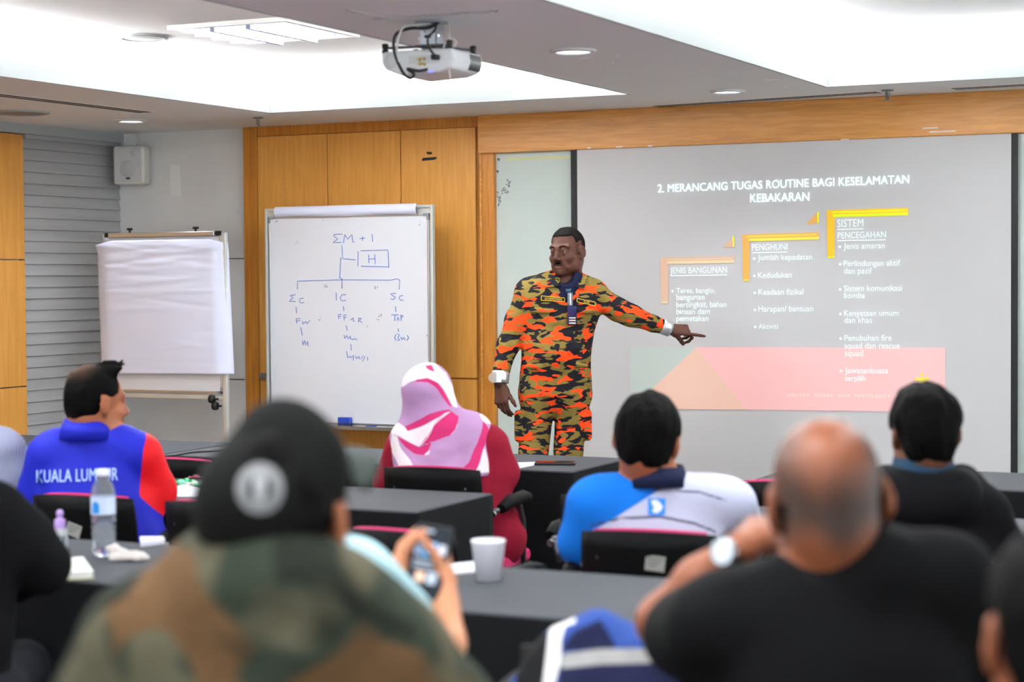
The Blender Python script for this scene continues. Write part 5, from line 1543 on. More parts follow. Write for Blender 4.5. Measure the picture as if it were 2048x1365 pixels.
# collar flaps, name tapes, badge holder
def patch(name, corners, mat, hit=None, nx=6, ny=6, lift=.004, th=.003):
    P, F = grid2d(corners, nx, ny); o = decal(name, P, F, hit or jk, spk, mat, lift)
    o.data.polygons.foreach_set('use_smooth', [True] * len(o.data.polygons))
    md = o.modifiers.new('th', 'SOLIDIFY'); md.thickness = th; md.offset = 0; return o
patch('collar_flap', [(1101, 540), (1119, 556), (1120, 573), (1090, 576)], m_camo, None, 6, 6, .014, .006)
patch('collar_flap', [(1153, 545), (1174, 553), (1168, 580), (1143, 572)], m_camo, None, 6, 6, .014, .006)
m_tape = M('black_tape_cloth', '#1a1716', .9); m_gold = M('gold_thread', '#d8b02a', .6)
for (cn, txt, tl) in (([(1082.5, 592), (1129.5, 596.5), (1129.5, 603.5), (1082.5, 601)], 'JAYAMOHAN', (1089, 600.2, 1123.5, 602, 5.2)), ([(1154, 597), (1190.5, 605), (1190.5, 612), (1154, 604)], '5240', (1167.5, 606.2, 1179, 608.3, 5))):
    t_ = patch('name_tape', cn, m_tape, None, 8, 2, .006, .002)
    text_decal('lettering', txt, *tl, jk, spk, m_gold, 0, .0085)
    (ax_, ay_), (bx_, by_), (cx_, cy_), (dx_, dy_) = cn
    P = []; F = []
    for (p, q) in (((ax_, ay_), (bx_, by_)), ((bx_, by_), (cx_, cy_)), ((cx_, cy_), (dx_, dy_)), ((dx_, dy_), (ax_, ay_))):
        v = Vector((q[0] - p[0], q[1] - p[1])).normalized(); n_ = Vector((-v.y, v.x)) * .55; n0 = len(P)
        st = 6
        for i in range(st + 1):
            t = i / st; x, y = p[0] + (q[0] - p[0]) * t, p[1] + (q[1] - p[1]) * t; P += [(x + n_.x, y + n_.y), (x - n_.x, y - n_.y)]
        for i in range(st): F.append((n0 + 2 * i, n0 + 2 * i + 1, n0 + 2 * i + 3, n0 + 2 * i + 2))
    decal('tape_border', P, F, jk, spk, m_gold, .0082)
patch('rank_slide', [(1135, 613.5), (1153, 613), (1153.5, 651), (1135, 651)], M('navy_slide', '#201c4e', .8), None, 3, 6, .012, .004)
for y in (635, 640, 645.5):
    patch('rank_bar', [(1138, y), (1151.5, y), (1151.5, y + 3), (1138, y + 3)], M('pale_bar', '#d9d4c4', .6), None, 2, 1, .0165, .0015)
m_badge = M('badge_plastic', '#8aa0aa', .1, trans=.5)
patch('badge_holder', [(1135, 586), (1145.5, 586), (1145.5, 612), (1135, 612)], m_badge, None, 3, 5, .014, .002)
patch('badge_clip', [(1131, 571), (1142.5, 571), (1142, 585), (1132, 585)], M('teal_clip', '#1f4a5c', .35), None, 3, 3, .012, .006)
patch('badge_strap', [(1139.5, 588), (1142, 588), (1142.5, 611), (1140, 611)], m_white, None, 1, 4, .017, .0015)
# ------------------------------------------------------------------ audience
m_tan = skin('tan_skin', '#94593b', '#80492e')
m_tan2 = skin('light_brown_skin', '#b9815f', '#a56d4d')
m_brown = skin('brown_skin', '#6a4330', '#573524')
def plumb(fr, px, py, d, z): p = fr.L(px, py, d); return np.array([p[0], p[1], z])

# man in the blue and red team jacket
DK = 6.02
def kl_red(fr, hd):
    def f(px, py):
        xb = np.interp(py, [880, 900, 930, 960, 985, 1010], [292, 287, 284, 281, 279, 281]); yb = np.interp(px, [278, 300, 330, 350], [992, 1012, 1036, 1040])
        return np.minimum(px - xb, yb - py) / 100.0
    return pix_attr(fr, DK, f)
m_kl = cloth('team_jacket', '#1a22a0', .55, [('red', '#c8151d', .01)], (12, .5, .012))
def kl_extra(S, fr, hd):
    S.cone(tuple(fr.L(272, 1020, DK)), tuple(fr.L(285, 1085, DK)), .07, .085, .05)
    for (a, b_, r, am) in (((110, 880), (200, 905), .02, .008), ((120, 905), (230, 930), .018, .007), ((200, 880), (270, 910), .016, .008), ((90, 930), (120, 980), .02, -.006), ((295, 930), (320, 1000), .014, .007), ((300, 915), (335, 960), .012, -.006), ((230, 960), (275, 1000), .018, .007), ((285, 1040), (320, 1065), .012, .008)):
        pa, pb = fr.L(a[0], a[1], DK), fr.L(b_[0], b_[1], DK); pa[1] -= .13; pb[1] -= .13; S.fold(tuple(pa), tuple(pb), r, am)
def kl_cut(x, y, z):
    front = np.minimum(y - .055, .085 - z); side = np.minimum(.02 - z, y + .012)
    return np.maximum(np.maximum(front, side), -.075 - z)
o, sh, fr, hd = seated('person', 'man with spiky black hair in a blue and red team jacket lettered on the back', 185, DK, (192, 806, DK, -48, -4, 0, .98), (180, 872, DK), (108, 902, DK), (256, 898, DK),
    [(98, 912, DK, .068), (78, 985, DK + .05, .060), (100, 1000, DK + .3, .045)], [(282, 912, DK, .068), (312, 985, DK + .05, .060), (292, 1000, DK + .3, .045), (270, 990, DK + .38, .03)], (185, 1060, DK - .02), m_tan, m_kl, {'red': kl_red},
    folds=0, seed=4, shirt_name='jacket', extra=kl_extra, wr=(.168, .168))
ring_collar('collar', hd, fr.L(178, 868, DK), cloth('team_collar', '#1a22a0', .55), o, .074, .05, .008, .0, True, .03)
text_decal('lettering', 'KUALA LUMPUR', 73, 966, 236, 961, 25, sh, o, M('pale_blue_print', '#a9c4f2', .7), .012, .004, 1.04)
def quiff(g):
    for (x, y, z, x2, y2, z2, r) in ((-.03, .05, .112, -.028, .078, .132, .018), (.0, .055, .112, .004, .088, .137, .019), (.028, .05, .112, .034, .08, .133, .018), (.05, .03, .10, .06, .052, .118, .016), (-.05, .03, .10, -.056, .055, .118, .016), (.01, .02, .12, .02, .045, .142, .016)):
        g.cone(tuple(hd.p(x, y, z)), tuple(hd.p(x2, y2, z2)), r, .007, .012)
m_thin = M('thinning_hair', '#050404', .7, spec=.07, layers=[('thin', '#5a4336', .05)], bump=(220, .6, .004))
sdf_obj('hair', hairfield(hd, .012, .005, 21, kl_cut, .005, quiff), m_thin, o, {'thin': (lambda x, y, z: (lambda a: .03 - np.sqrt((a[0] + .006) ** 2 + ((a[1] + .062) * 1.1) ** 2 + (a[2] - .112) ** 2))(hd.inv(x, y, z)))})
G = SDF(hd.c - .2, hd.c + .2, .005); G.ell(tuple(hd.p(0, .082, -.112)), (.022, .018, .024), hd.R, .01); G.noise(.003, 200, 2); sdf_obj('goatee', G, m_hair, o)

# woman in a pink patterned headscarf
fr = Frame(872, 6.88); L = fr.L
DW = 6.88
hd = Head(L(858, 795, DW), -28, -4, -4, .96)
m_mar = cloth('maroon_dress', '#7d1428', .85, None, (16, .4, .012))
o, sh, fr, hd = seated('person', 'woman in a pink, white and mauve headscarf and maroon dress', 872, DW, (858, 795, DW, -28, -4, -4, .96), (868, 850, DW), (806, 893, DW), (975, 885, DW),
    [(802, 900, DW, .062), (782, 965, DW + .05, .056), (810, 985, DW + .3, .04)], [(980, 892, DW, .070), (1002, 945, DW + .02, .058), (985, 965, DW + .25, .05), (960, 962, DW + .35, .03)], (880, 1040, DW - .02), m_tan2, m_mar, folds=10, seed=8, shirt_name='dress', wr=(.16, .165), ears=False,
    extra=lambda S, fr, hd: [S.cone(tuple(fr.L(960, 960, DW)), tuple(fr.L(985, 1075, DW)), .085, .11, .05), S.cone(tuple(fr.L(985, 1075, DW)), tuple(fr.L(960, 1110, DW)), .11, .11, .05)] + [S.fold(tuple(fr.L(a, b_, DW - .08)), tuple(fr.L(c, d_, DW - .08)), .012, .008) for a, b_, c, d_ in ((1000, 960, 1015, 1060), (985, 900, 1012, 930), (1018, 940, 1000, 985), (990, 1000, 1040, 1010), (985, 930, 975, 1010))])
z5 = lambda px, py: ((px - 760) * 5.6875, (py - 720) * 5.6875)
PINK = [[(370, 245), (420, 215), (540, 205), (650, 270), (740, 400), (845, 540), (800, 530), (700, 430), (620, 320), (540, 255), (460, 240)],
        [(270, 760), (400, 690), (560, 620), (800, 570), (900, 640), (840, 800), (790, 870), (640, 930), (480, 960), (560, 830), (600, 740), (700, 650), (480, 740), (300, 810)],
        [(190, 880), (330, 930), (460, 985), (600, 950), (560, 1040), (500, 1080), (400, 1060), (300, 990)], [(1165, 690), (1225, 800), (1210, 980), (1080, 1260), (850, 1290), (1000, 1160), (1120, 950)], [(520, 60), (600, 60), (640, 150), (560, 110)]]
WHITE = [[(150, 330), (230, 100), (400, 20), (600, 20), (760, 160), (900, 540), (840, 530), (740, 400), (650, 270), (540, 205), (420, 215), (330, 250), (250, 310)], [(90, 790), (200, 720), (290, 790), (480, 740), (700, 650), (600, 740), (540, 850), (460, 980), (330, 925), (200, 870), (130, 860)],
         [(130, 860), (200, 890), (250, 1010), (330, 1130), (400, 1290), (220, 1290), (140, 1050)], [(1140, 620), (1240, 620), (1240, 740), (1170, 720)], [(1205, 980), (1240, 1290), (1050, 1290)], [(815, 720), (870, 740), (810, 850), (780, 860)], [(520, 1020), (580, 1030), (560, 1075), (510, 1080)]]
def pat(polys):
    def mk(fr, hd):
        def f(px, py):
            x, y = z5(px, py); x = x + 14 * np.sin(y / 70.0); y = y + 10 * np.sin(x / 90.0)
            return np.max([poly_sd(P, x, y) for P in polys], 0) / 1000.0
        return pix_attr(fr, DW, f)
    return mk
Sc = SDF([-.42, -.4, .72], [.42, .34, 1.3], .006)
L = fr.L
Sc.ell(hd.p(0, -.01, .03), hd.r(.092, .112, .104), hd.R, .03); Sc.ell(hd.p(0, .02, -.05), hd.r(.078, .085, .09), hd.R, .04)
Sc.cone(tuple(L(856, 822, DW)), tuple(L(868, 862, DW)), .075, .10, .05, ((0, 1, 0), .9))
Sc.cone(tuple(L(866, 868, DW)), tuple(L(878, 960, DW - .01)), .125, .160, .05, ((0, 1, 0), .78))
Sc.cone(tuple(L(820, 882, DW)), tuple(L(945, 868, DW)), .062, .068, .05)
Sc.cone(tuple(L(945, 866, DW)), tuple(L(950, 930, DW - .02)), .055, .05, .05)
Sc.cone(tuple(L(945, 868, DW - .03)), tuple(L(952, 950, DW - .07)), .05, .048, .05); Sc.cone(tuple(L(815, 885, DW - .03)), tuple(L(822, 950, DW - .07)), .05, .05, .05)
Sc.ell(hd.p(0, .10, -.005), hd.r(.058, .045, .075), hd.R, .012, '-')
for (a, b_, r, am) in (((812, 838), (905, 825), .012, -.006), ((815, 850), (900, 838), .010, .007), ((800, 790), (890, 812), .014, .006), ((803, 812), (880, 825), .012, .006), ((830, 770), (895, 810), .012, -.004), ((790, 868), (850, 892), .010, -.006), ((850, 895), (930, 850), .016, .008), ((840, 920), (950, 880), .020, -.008), ((800, 900), (860, 930), .014, .008), ((880, 930), (960, 890), .014, .007), ((800, 880), (830, 935), .014, -.006), ((870, 850), (960, 842), .012, -.007), ((830, 905), (930, 915), .010, .006)):
    pa, pb = L(a[0], a[1], DW - .12), L(b_[0], b_[1], DW - .12); Sc.fold(tuple(pa), tuple(pb), r * 1.3, am)
Sc.noise(.003, 30, 6)
zc = L(878, 956, DW - .12)[2]; Sc.plane((0, 0, zc), (0, 0, -1), .01)
scf = sdf_obj('headscarf', Sc, M('scarf_fabric', '#a884ac', .8, spec=.2, bump=(18, .3, .01), layers=[('white', '#e4dcdf', .008), ('pink', '#b92c66', .006)]), o, {'white': pat(WHITE)(fr, hd), 'pink': pat(PINK)(fr, hd)})

bpy.context.view_layer.update()
m_thread = M('scarf_line', '#efe6ea', .8)
for ln in ([(800, 590), (700, 665), (612, 745), (575, 830), (540, 890), (470, 965)], [(778, 592), (680, 665), (594, 740), (560, 820), (530, 880)], [(755, 600), (660, 668), (575, 738)]):
    P_, F_ = [], []
    fine = []
    for i in range(len(ln) - 1):
        for k in range(5): fine.append((ln[i][0] + (ln[i + 1][0] - ln[i][0]) * k / 5, ln[i][1] + (ln[i + 1][1] - ln[i][1]) * k / 5))
    fine.append(ln[-1])
    for i, (x, y) in enumerate(fine):
        P_ += [(760 + x / 5.6875 - .45, 720 + y / 5.6875 - .35), (760 + x / 5.6875 + .45, 720 + y / 5.6875 + .35)]
        if i: F_.append((2 * i - 2, 2 * i - 1, 2 * i + 1, 2 * i))
    decal('stripe', P_, F_, scf, scf, m_thread, .003)

# man in the blue and pale grey polo
DP = 5.14
BLUE = [(1040, 880), (1258, 930), (1332, 972), (1222, 1042), (1185, 1062), (1150, 1160), (1040, 1160)]
def polo_blue(fr, hd): return pix_attr(fr, DP, lambda px, py: poly_sd(BLUE, px, py) / 200.0)
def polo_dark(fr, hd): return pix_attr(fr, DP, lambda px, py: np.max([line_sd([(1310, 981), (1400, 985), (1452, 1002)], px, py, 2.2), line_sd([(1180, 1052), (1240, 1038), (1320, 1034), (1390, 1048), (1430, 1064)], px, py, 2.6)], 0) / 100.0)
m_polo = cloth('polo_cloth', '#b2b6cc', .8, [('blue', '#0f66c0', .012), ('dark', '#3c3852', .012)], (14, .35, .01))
def polo_cut(x, y, z):
    return np.maximum(np.maximum(np.minimum(y - .05, .085 - z), np.minimum(.012 - z, y + .025)), -.068 - z)
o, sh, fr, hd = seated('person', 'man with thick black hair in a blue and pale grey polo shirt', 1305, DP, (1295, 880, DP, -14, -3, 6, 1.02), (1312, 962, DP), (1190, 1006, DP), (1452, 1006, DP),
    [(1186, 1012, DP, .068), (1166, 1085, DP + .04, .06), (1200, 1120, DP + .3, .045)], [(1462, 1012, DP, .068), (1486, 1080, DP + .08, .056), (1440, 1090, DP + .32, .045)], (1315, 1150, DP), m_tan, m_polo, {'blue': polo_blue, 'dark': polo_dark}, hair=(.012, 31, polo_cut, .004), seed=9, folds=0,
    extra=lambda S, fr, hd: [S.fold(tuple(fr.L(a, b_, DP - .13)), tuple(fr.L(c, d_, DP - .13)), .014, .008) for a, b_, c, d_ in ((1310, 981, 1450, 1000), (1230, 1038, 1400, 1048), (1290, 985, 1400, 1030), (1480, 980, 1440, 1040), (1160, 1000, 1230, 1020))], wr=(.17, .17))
ring_collar('collar', hd, fr.L(1312, 962, DP) + np.array([0, 0, .0]), cloth('navy_collar', '#141a33', .8), o, .074, .042, .008, .0, True, .022)
P_, F_ = grid2d([(1296, 997), (1331, 997), (1330, 1031), (1296, 1031)], 4, 4); decal('emblem', P_, F_, sh, o, M('emblem_blue', '#1d7fe0', .6), .003)
b_pts = [(1302, 1002), (1312, 1000), (1320, 1006), (1326, 1014), (1322, 1022), (1313, 1027), (1304, 1024), (1308, 1016), (1304, 1009)]
decal('emblem_mark', b_pts, [tuple(range(len(b_pts)))[::-1]], sh, o, M('emblem_white', '#dfeaf6', .6), .006)

# man with dark curly hair in a black hooded top
DH = 4.72
def hood_cut(x, y, z):
    return np.maximum(np.maximum(np.minimum(y - .05, .08 - z), np.minimum(.008 - z, y + .03)), -.070 - z)
m_hood = cloth('black_hoodie', '#08080b', .9, None, (16, .4, .01))
o, sh, fr, hd = seated('person', 'man with thick black hair in a black hooded top and blue collar', 1850, DH, (1848, 866, DH, 6, -2, 0, .97), (1848, 952, DH), (1756, 1022, DH), (1948, 1020, DH),
    [(1750, 1028, DH, .07), (1725, 1100, DH + .04, .06), (1760, 1120, DH + .3, .045)], [(1962, 1028, DH, .07), (1995, 1100, DH + .04, .06), (1960, 1120, DH + .3, .045)], (1850, 1150, DH), m_brown, m_hood, hair=(.013, 41, hood_cut, .005), folds=8, seed=12, shirt_name='hooded_top', wr=(.17, .17),
    extra=lambda S, fr, hd: [S.cone(tuple(fr.L(1790, 985, DH - .08)), tuple(fr.L(1912, 985, DH - .08)), .05, .05, .03), S.cone(tuple(fr.L(1820, 1010, DH - .11)), tuple(fr.L(1900, 1005, DH - .11)), .055, .05, .04), S.cone(tuple(fr.L(1775, 965, DH)), tuple(fr.L(1790, 985, DH - .08)), .045, .05, .03), S.cone(tuple(fr.L(1925, 965, DH)), tuple(fr.L(1912, 985, DH - .08)), .045, .05, .03)])
ring_collar('collar', hd, fr.L(1846, 948, DH - .0), cloth('blue_collar', '#223a50', .8), o, .072, .042, .008, .0, True, .012)

# shaved-headed man leaning on his hand
DB = 2.85
def stub(fr, hd):
    def g(x, y, z):
        a, b_, c = hd.inv(x, y, z)
        crown = np.sqrt((a / .052) ** 2 + ((b_ + .06) / .085) ** 2 + ((c - .078) / .058) ** 2) - 1.0
        s_ = np.minimum(np.minimum(np.minimum(.055 - b_ * .8, c + .052 + .012 * np.cos(a * 60)), crown * .045), (.0765 - np.abs(a)) * 3)
        return s_ + .006 * np.sin(a * 70 + 1) * np.cos(b_ * 60)
    return g
m_bald = skin('warm_brown_skin', '#80492e', '#6f3d26', .45, [('stub', '#3a2c26', .034)])
m_blk = cloth('black_cotton', '#060607', .85, None, (11, .45, .012))
fr0 = Frame(1660, DB)
wrist = fr0.L(1484, 1096, DB + .17); knuck = fr0.L(1528, 1050, DB + .225)
o, sh, fr, hd = seated('person', 'man with a shaved head in a black t-shirt leaning his cheek on his hand', 1660, DB, (1655, 1000, DB, 0, -4, -5, 1.05), (1684, 1124, DB), (1440, 1252, DB), (1884, 1156, DB),
    [(1434, 1258, DB, .070), (1384, 1272, DB + .14, .058), (1330, 1246, DB + .24, .045), (1404, 1168, DB + .21, .043), (1482, 1098, DB + .17, .029)], [(1898, 1166, DB, .074), (1964, 1320, DB + .05, .062), (1900, 1400, DB + .3, .045)], (1670, 1400, DB), m_bald, m_blk, folds=0, seed=15,
    sleeve=(2, 3), body_attrs={'stub': stub}, shirt_name='tshirt', wr=(.18, .18), hands=[(wrist, knuck - wrist, np.array([-.6, -.75, .1]), 1, [(30, 45, 25), (32, 48, 26), (34, 50, 28), (38, 50, 28)], dict(thumb=(30, 40), k=.96, spread=3))],
    extra=lambda S, fr, hd: [S.cone(tuple(fr.L(1434, 1258, DB)), tuple(fr.L(1372, 1268, DB + .15)), .074, .068, .03), S.cone(tuple(fr.L(1735, 1130, DB - .02)), tuple(fr.L(1735, 1112, DB)), .070, .055, .05)] + [S.fold(tuple(fr.L(a, b_, DB - .14)), tuple(fr.L(c, d_, DB - .14)), .018, am) for a, b_, c, d_, am in ((1440, 1205, 1540, 1290, .012), (1500, 1190, 1640, 1330, .012), (1600, 1240, 1800, 1300, .012), (1560, 1170, 1700, 1190, -.009), (1780, 1180, 1700, 1300, .011), (1850, 1150, 1760, 1230, -.009), (1400, 1260, 1460, 1350, .012), (1640, 1160, 1780, 1130, -.008), (1900, 1180, 1840, 1300, .012), (1760, 1100, 1850, 1130, .008))])
# watch on his raised wrist
fw = (knuck - wrist) / np.linalg.norm(knuck - wrist)
elb = fr.L(1404, 1168, DB + .21); ax = (wrist - elb) / np.linalg.norm(wrist - elb)
wc = wrist - ax * .012
wt = empty('wrist_watch', tuple(np.array(Matrix.Rotation(PSI, 3, 'Z') @ Vector(wc)) + np.array(fr.base)), PSI); tag(wt, 'silver wrist watch with a black strap on the raised wrist of the shaved-headed man', 'watch')
zq = Vector(ax).to_track_quat('Z', 'Y').to_matrix().to_4x4()
b = MB(); b.lathe([(.036, -.012), (.0375, -.006), (.0375, .006), (.036, .012)], 32, zq); b.build('strap', M('rubber_strap', '#141515', .6), wt)
nd = Vector((-.62, -.78, .1)); nd = (nd - Vector(ax) * nd.dot(Vector(ax))).normalized()
Mw = Matrix.Translation(nd * .037) @ nd.to_track_quat('Z', 'Y').to_matrix().to_4x4()
b = MB(); b.lathe([(.001, -.006), (.021, -.006), (.0225, .0), (.0215, .008), (.019, .009)], 32, Mw); b.build('case', M('steel', '#b4b9bf', .2, .9), wt)
b = MB(); b.lathe([(.0195, .0086), (.001, .0092)], 32, Mw); b.build('dial', M('dial_glass', '#cfdbe4', .08, spec=.8), wt)

# man in the black cap and camouflage jacket
DC = 2.45
m_cj = camo('forest_camouflage', '#4c493a', [('#2d332a', .50, (2.1, 4.4, 0), .03), ('#553f29', .585, (7.7, 1.2, 5), .025), ('#1c1f19', .57, (4.5, 9.2, 2.2), .03)], 5.6, (1, 1, 1), .9, .5)
def cap_hood(S, fr, hd):
    S.cone(tuple(fr.L(432, 1152, DC + .0)), tuple(fr.L(560, 1160, DC - .07)), .055, .060, .05)
    S.cone(tuple(fr.L(560, 1160, DC - .07)), tuple(fr.L(672, 1196, DC - .05)), .060, .052, .05)
    S.cone(tuple(fr.L(672, 1196, DC - .05)), tuple(fr.L(720, 1200, DC + .03)), .052, .045, .04); S.cone(tuple(fr.L(432, 1152, DC + .0)), tuple(fr.L(425, 1140, DC + .08)), .055, .045, .04)
    S.cone(tuple(fr.L(500, 1220, DC - .06)), tuple(fr.L(620, 1250, DC - .07)), .08, .07, .05)
    for (a, b_, c, d_, am) in ((640, 1120, 760, 1280, .014), (700, 1160, 820, 1270, -.010), (380, 1200, 520, 1260, .014), (280, 1220, 400, 1340, .012), (520, 1270, 640, 1340, -.010), (700, 1290, 860, 1340, .012), (460, 1240, 640, 1270, .014), (430, 1110, 500, 1200, .010)):
        S.fold(tuple(fr.L(a, b_, DC - .15)), tuple(fr.L(c, d_, DC - .15)), .024, am)
def cap_cut(x, y, z): return np.maximum(np.maximum(np.minimum(y - .04, .06 - z), np.minimum(-.01 - z, y + .02)), -.085 - z)
o, sh, fr, hd = seated('person', 'man in a black cap and green-brown camouflage jacket with a hood, back to the camera', 540, DC, (562, 1046, DC, -12, -6, 0, 1.06), (575, 1186, DC), (316, 1290, DC), (772, 1326, DC),
    [(300, 1300, DC, .095), (235, 1430, DC + .02, .08), (300, 1480, DC + .25, .06)], [(782, 1334, DC, .088), (862, 1440, DC + .02, .08), (820, 1480, DC + .25, .06)], (545, 1420, DC), m_tan, m_cj, hair=(.004, 51, cap_cut, .004), folds=0, seed=17, shirt_name='camouflage_jacket', extra=cap_hood, wr=(.20, .20), rs=.085)
hd = Head(fr.L(566, 1030, DC), -36, 26, 0, 1.03)
m_cap = cloth('black_cap_cloth', '#080807', .9, None, (200, .15, .003))
Cp = SDF(hd.c - .26, hd.c + .3, .006)
Cp.ell(tuple(hd.p(0, -.010, .035)), hd.r(.088, .108, .084), hd.R, .02); Cp.ell(tuple(hd.p(0, .048, .064)), hd.r(.068, .052, .072), hd.R, .04); Cp.ell(tuple(hd.p(0, -.035, -.005)), hd.r(.083, .078, .06), hd.R, .03)
Cp.plane(tuple(hd.p(0, 0, .012)), tuple(-(hd.R @ np.array([0, .12, 1]))), .004)
cp = sdf_obj('cap', Cp, m_cap, o)
# brim
vs, fs = [], []
n = 22
for i in range(n + 1):
    a = math.radians(-64 + 128 * i / n); 
    for (r1, dz) in ((.0, 0), (.5, .004), (1.0, -.006)):
        out = .060 * math.cos(a * 1.15) * r1
        x = (.086 + out * .35) * math.sin(a); y = .022 + .078 * math.cos(a) + out
        vs.append(hd.p(x, y, -.002 - .10 * y * .3 + dz + .016 - .012 * (abs(x) / .09) ** 2 * r1))
for i in range(n):
    for j in range(2): q = i * 3 + j; fs.append((q, q + 3, q + 4, q + 1))
br = link_mesh('brim', vs, fs, cloth('cap_brim', '#2c322e', .8), cp, True); md = br.modifiers.new('th', 'SOLIDIFY'); md.thickness = .004
b = MB(); b.sphere(hd.p(0, .0, .122), .006, 8); b.build('top_button', m_cap, cp)
bpy.context.view_layer.update()
def disc2d(cx, cy, rx, ry, rings=5, n=40):
    P = [(cx, cy)]; F = []
    for k in range(1, rings + 1):
        for i in range(n): a = 2 * math.pi * i / n; P.append((cx + rx * k / rings * math.cos(a), cy + ry * k / rings * math.sin(a)))
    for i in range(n): F.append((0, 1 + (i + 1) % n, 1 + i))
    for k in range(rings - 1):
        for i in range(n): a0 = 1 + k * n; F.append((a0 + i, a0 + (i + 1) % n, a0 + n + (i + 1) % n, a0 + n + i))
    return P, F
P_, F_ = disc2d(520, 978, 48, 51); em = decal('emblem', P_, F_, cp, cp, M('emblem_grey', '#6c6d6e', .7), .003)
m_emd = M('emblem_dark', '#1b1c26', .8); m_eml = M('emblem_light', '#8e8f90', .7)
def arc_poly(cx, cy, rx, ry, a0, a1, t0, n=10):
    A = [(cx + rx * math.cos(math.radians(a0 + (a1 - a0) * i / n)), cy + ry * math.sin(math.radians(a0 + (a1 - a0) * i / n))) for i in range(n + 1)]
    B_ = [(cx + t0 * rx * math.cos(math.radians(a0 + (a1 - a0) * i / n)), cy + ry * math.sin(math.radians(a0 + (a1 - a0) * i / n)) * .92) for i in range(n + 1)]
    P = []; F = []
    for i in range(n + 1): P += [A[i], B_[i]]
    for i in range(n): q = 2 * i; F.append((q, q + 1, q + 3, q + 2))
    return P, F
for (a0, a1, t0) in ((128, 232, .42), (-52, 52, .42)):
    P_, F_ = arc_poly(520, 977, 26, 30, a0, a1, t0); decal('emblem_arc', P_, F_, cp, cp, m_emd, .006)
P_, F_ = grid2d([(508, 955), (532, 955), (527, 1006), (511, 1006)], 4, 6); decal('emblem_stem', P_, F_, cp, cp, m_eml, .0065)

# person in the pale cyan shirt holding up a phone
DF = 3.12
m_cy = cloth('pale_cyan_cloth', '#9fc2c9', .85)
frf = Frame(600, DF)
PHC = frf.L(857, 1122, 3.35)
wr_r = frf.L(892, 1198, 3.34); kn_r = wr_r + np.array([-.12, .80, .58])
wr_l = frf.L(790, 1172, 3.35); kn_l = wr_l + np.array([.22, .80, .55])
o, sh, fr, hd = seated('person', 'person in a pale cyan shirt holding up a smartphone, behind the man in the cap', 600, DF, (592, 1010, DF + .03, -10, -14, 0, .95), (600, 1105, DF), (500, 1160, DF), (712, 1152, DF),
    [(492, 1160, DF, .056), (455, 1250, DF + .1, .05), (600, 1240, DF + .2, .04), (790, 1174, 3.34, .027)], [(724, 1156, DF, .054), (806, 1232, DF + .08, .048), (880, 1310, DF + .12, .038), (890, 1285, DF + .15, .034), (892, 1200, 3.33, .024)], (600, 1330, DF), m_tan2, m_cy,
    hair=(.010, 61, lambda x, y, z: np.maximum(np.minimum(y - .05, .08 - z), np.minimum(.0 - z, y + .02)), .004), folds=4, seed=19, sleeve=(3, 2), wr=(.15, .15), rs=.056,
    hands=[(wr_r, kn_r - wr_r, np.array([.85, .45, -.06]), -1, [(25, 45, 25), (28, 48, 28), (30, 50, 28), (34, 50, 30)], dict(thumb=(48, 34), k=.88, spread=3)), (wr_l, kn_l - wr_l, np.array([-.85, .40, -.05]), 1, [(25, 45, 25), (28, 48, 28), (30, 50, 28), (34, 50, 30)], dict(thumb=(48, 34), k=.85, spread=3))])
pw = Matrix.Rotation(PSI, 3, 'Z') @ Vector(PHC) + fr.base
sp_ = empty('smartphone', pw); tag(sp_, 'smartphone with a lit photo screen held up by the person in the cyan shirt', 'phone')
sp_.rotation_euler = (Matrix.Rotation(PSI, 3, 'Z') @ Matrix.Rotation(math.radians(-38), 3, 'X') @ Matrix.Rotation(math.radians(9), 3, 'Y') @ Matrix.Rotation(math.radians(4), 3, 'Z')).to_euler()
w_, h_ = .0335, .073
b = MB(); b.box((-w_, 0, -h_), (w_, .008, h_)); b.build('case', M('phone_body', '#17181d', .3), sp_, .004, 3)
b = MB(); b.box((-w_ + .002, -.0006, -h_ + .003), (w_ - .002, .0004, h_ - .003)); b.build('screen', M('phone_screen', '#14181e', .6, spec=.1, emit='#2a323c', es=.25), sp_)
for (nm, col, es, x0, z0, x1, z1) in (('photo', '#5db4ef', 1.0, -.012, .008, .010, .036), ('photo', '#8aa0c0', .8, -.028, .010, -.014, .036), ('photo', '#a9adb8', .6, .013, .014, .027, .034), ('photo', '#c8a38a', .6, -.018, -.044, -.002, -.024), ('photo', '#8f9aa6', .5, .002, -.046, .020, -.022), ('text_line', '#7e8894', .6, -.026, -.006, .018, .0), ('text_line', '#7e8894', .6, -.026, -.016, .010, -.011), ('status_bar', '#9aa4ae', .5, -.027, .056, .0, .061)):
    b = MB(); b.box((x0, -.0009, z0), (x1, -.0004, z1)); b.build(nm, M('screen_' + nm, col, .3, emit=col, es=es * .28, spec=.1), sp_)

# dark-haired person at the right edge, very near
DR = 2.05
o, sh, fr, hd = seated('person', 'dark-haired person at the right edge with only an ear and hair in view', 2130, DR, (2130, 1278, DR, -4, 0, 0, 1.0), (2130, 1450, DR), (1960, 1560, DR), (2310, 1560, DR),
    [(1950, 1570, DR, .08), (1930, 1760, DR + .05, .065), (1980, 1820, DR + .2, .05)], [(2320, 1570, DR, .08), (2350, 1760, DR + .05, .065), (2300, 1820, DR + .2, .05)], (2130, 1720, DR), m_tan, cloth('charcoal_cotton', '#0c0c0e'),
    hair=(.009, 71, lambda x, y, z: np.maximum(np.maximum(np.minimum(y - .05, .08 - z), np.minimum(-.03 - z, y + .035)), np.minimum(y + .026, np.minimum(.03 - z, .2 - z))), .0025), seed=22, hips=None)

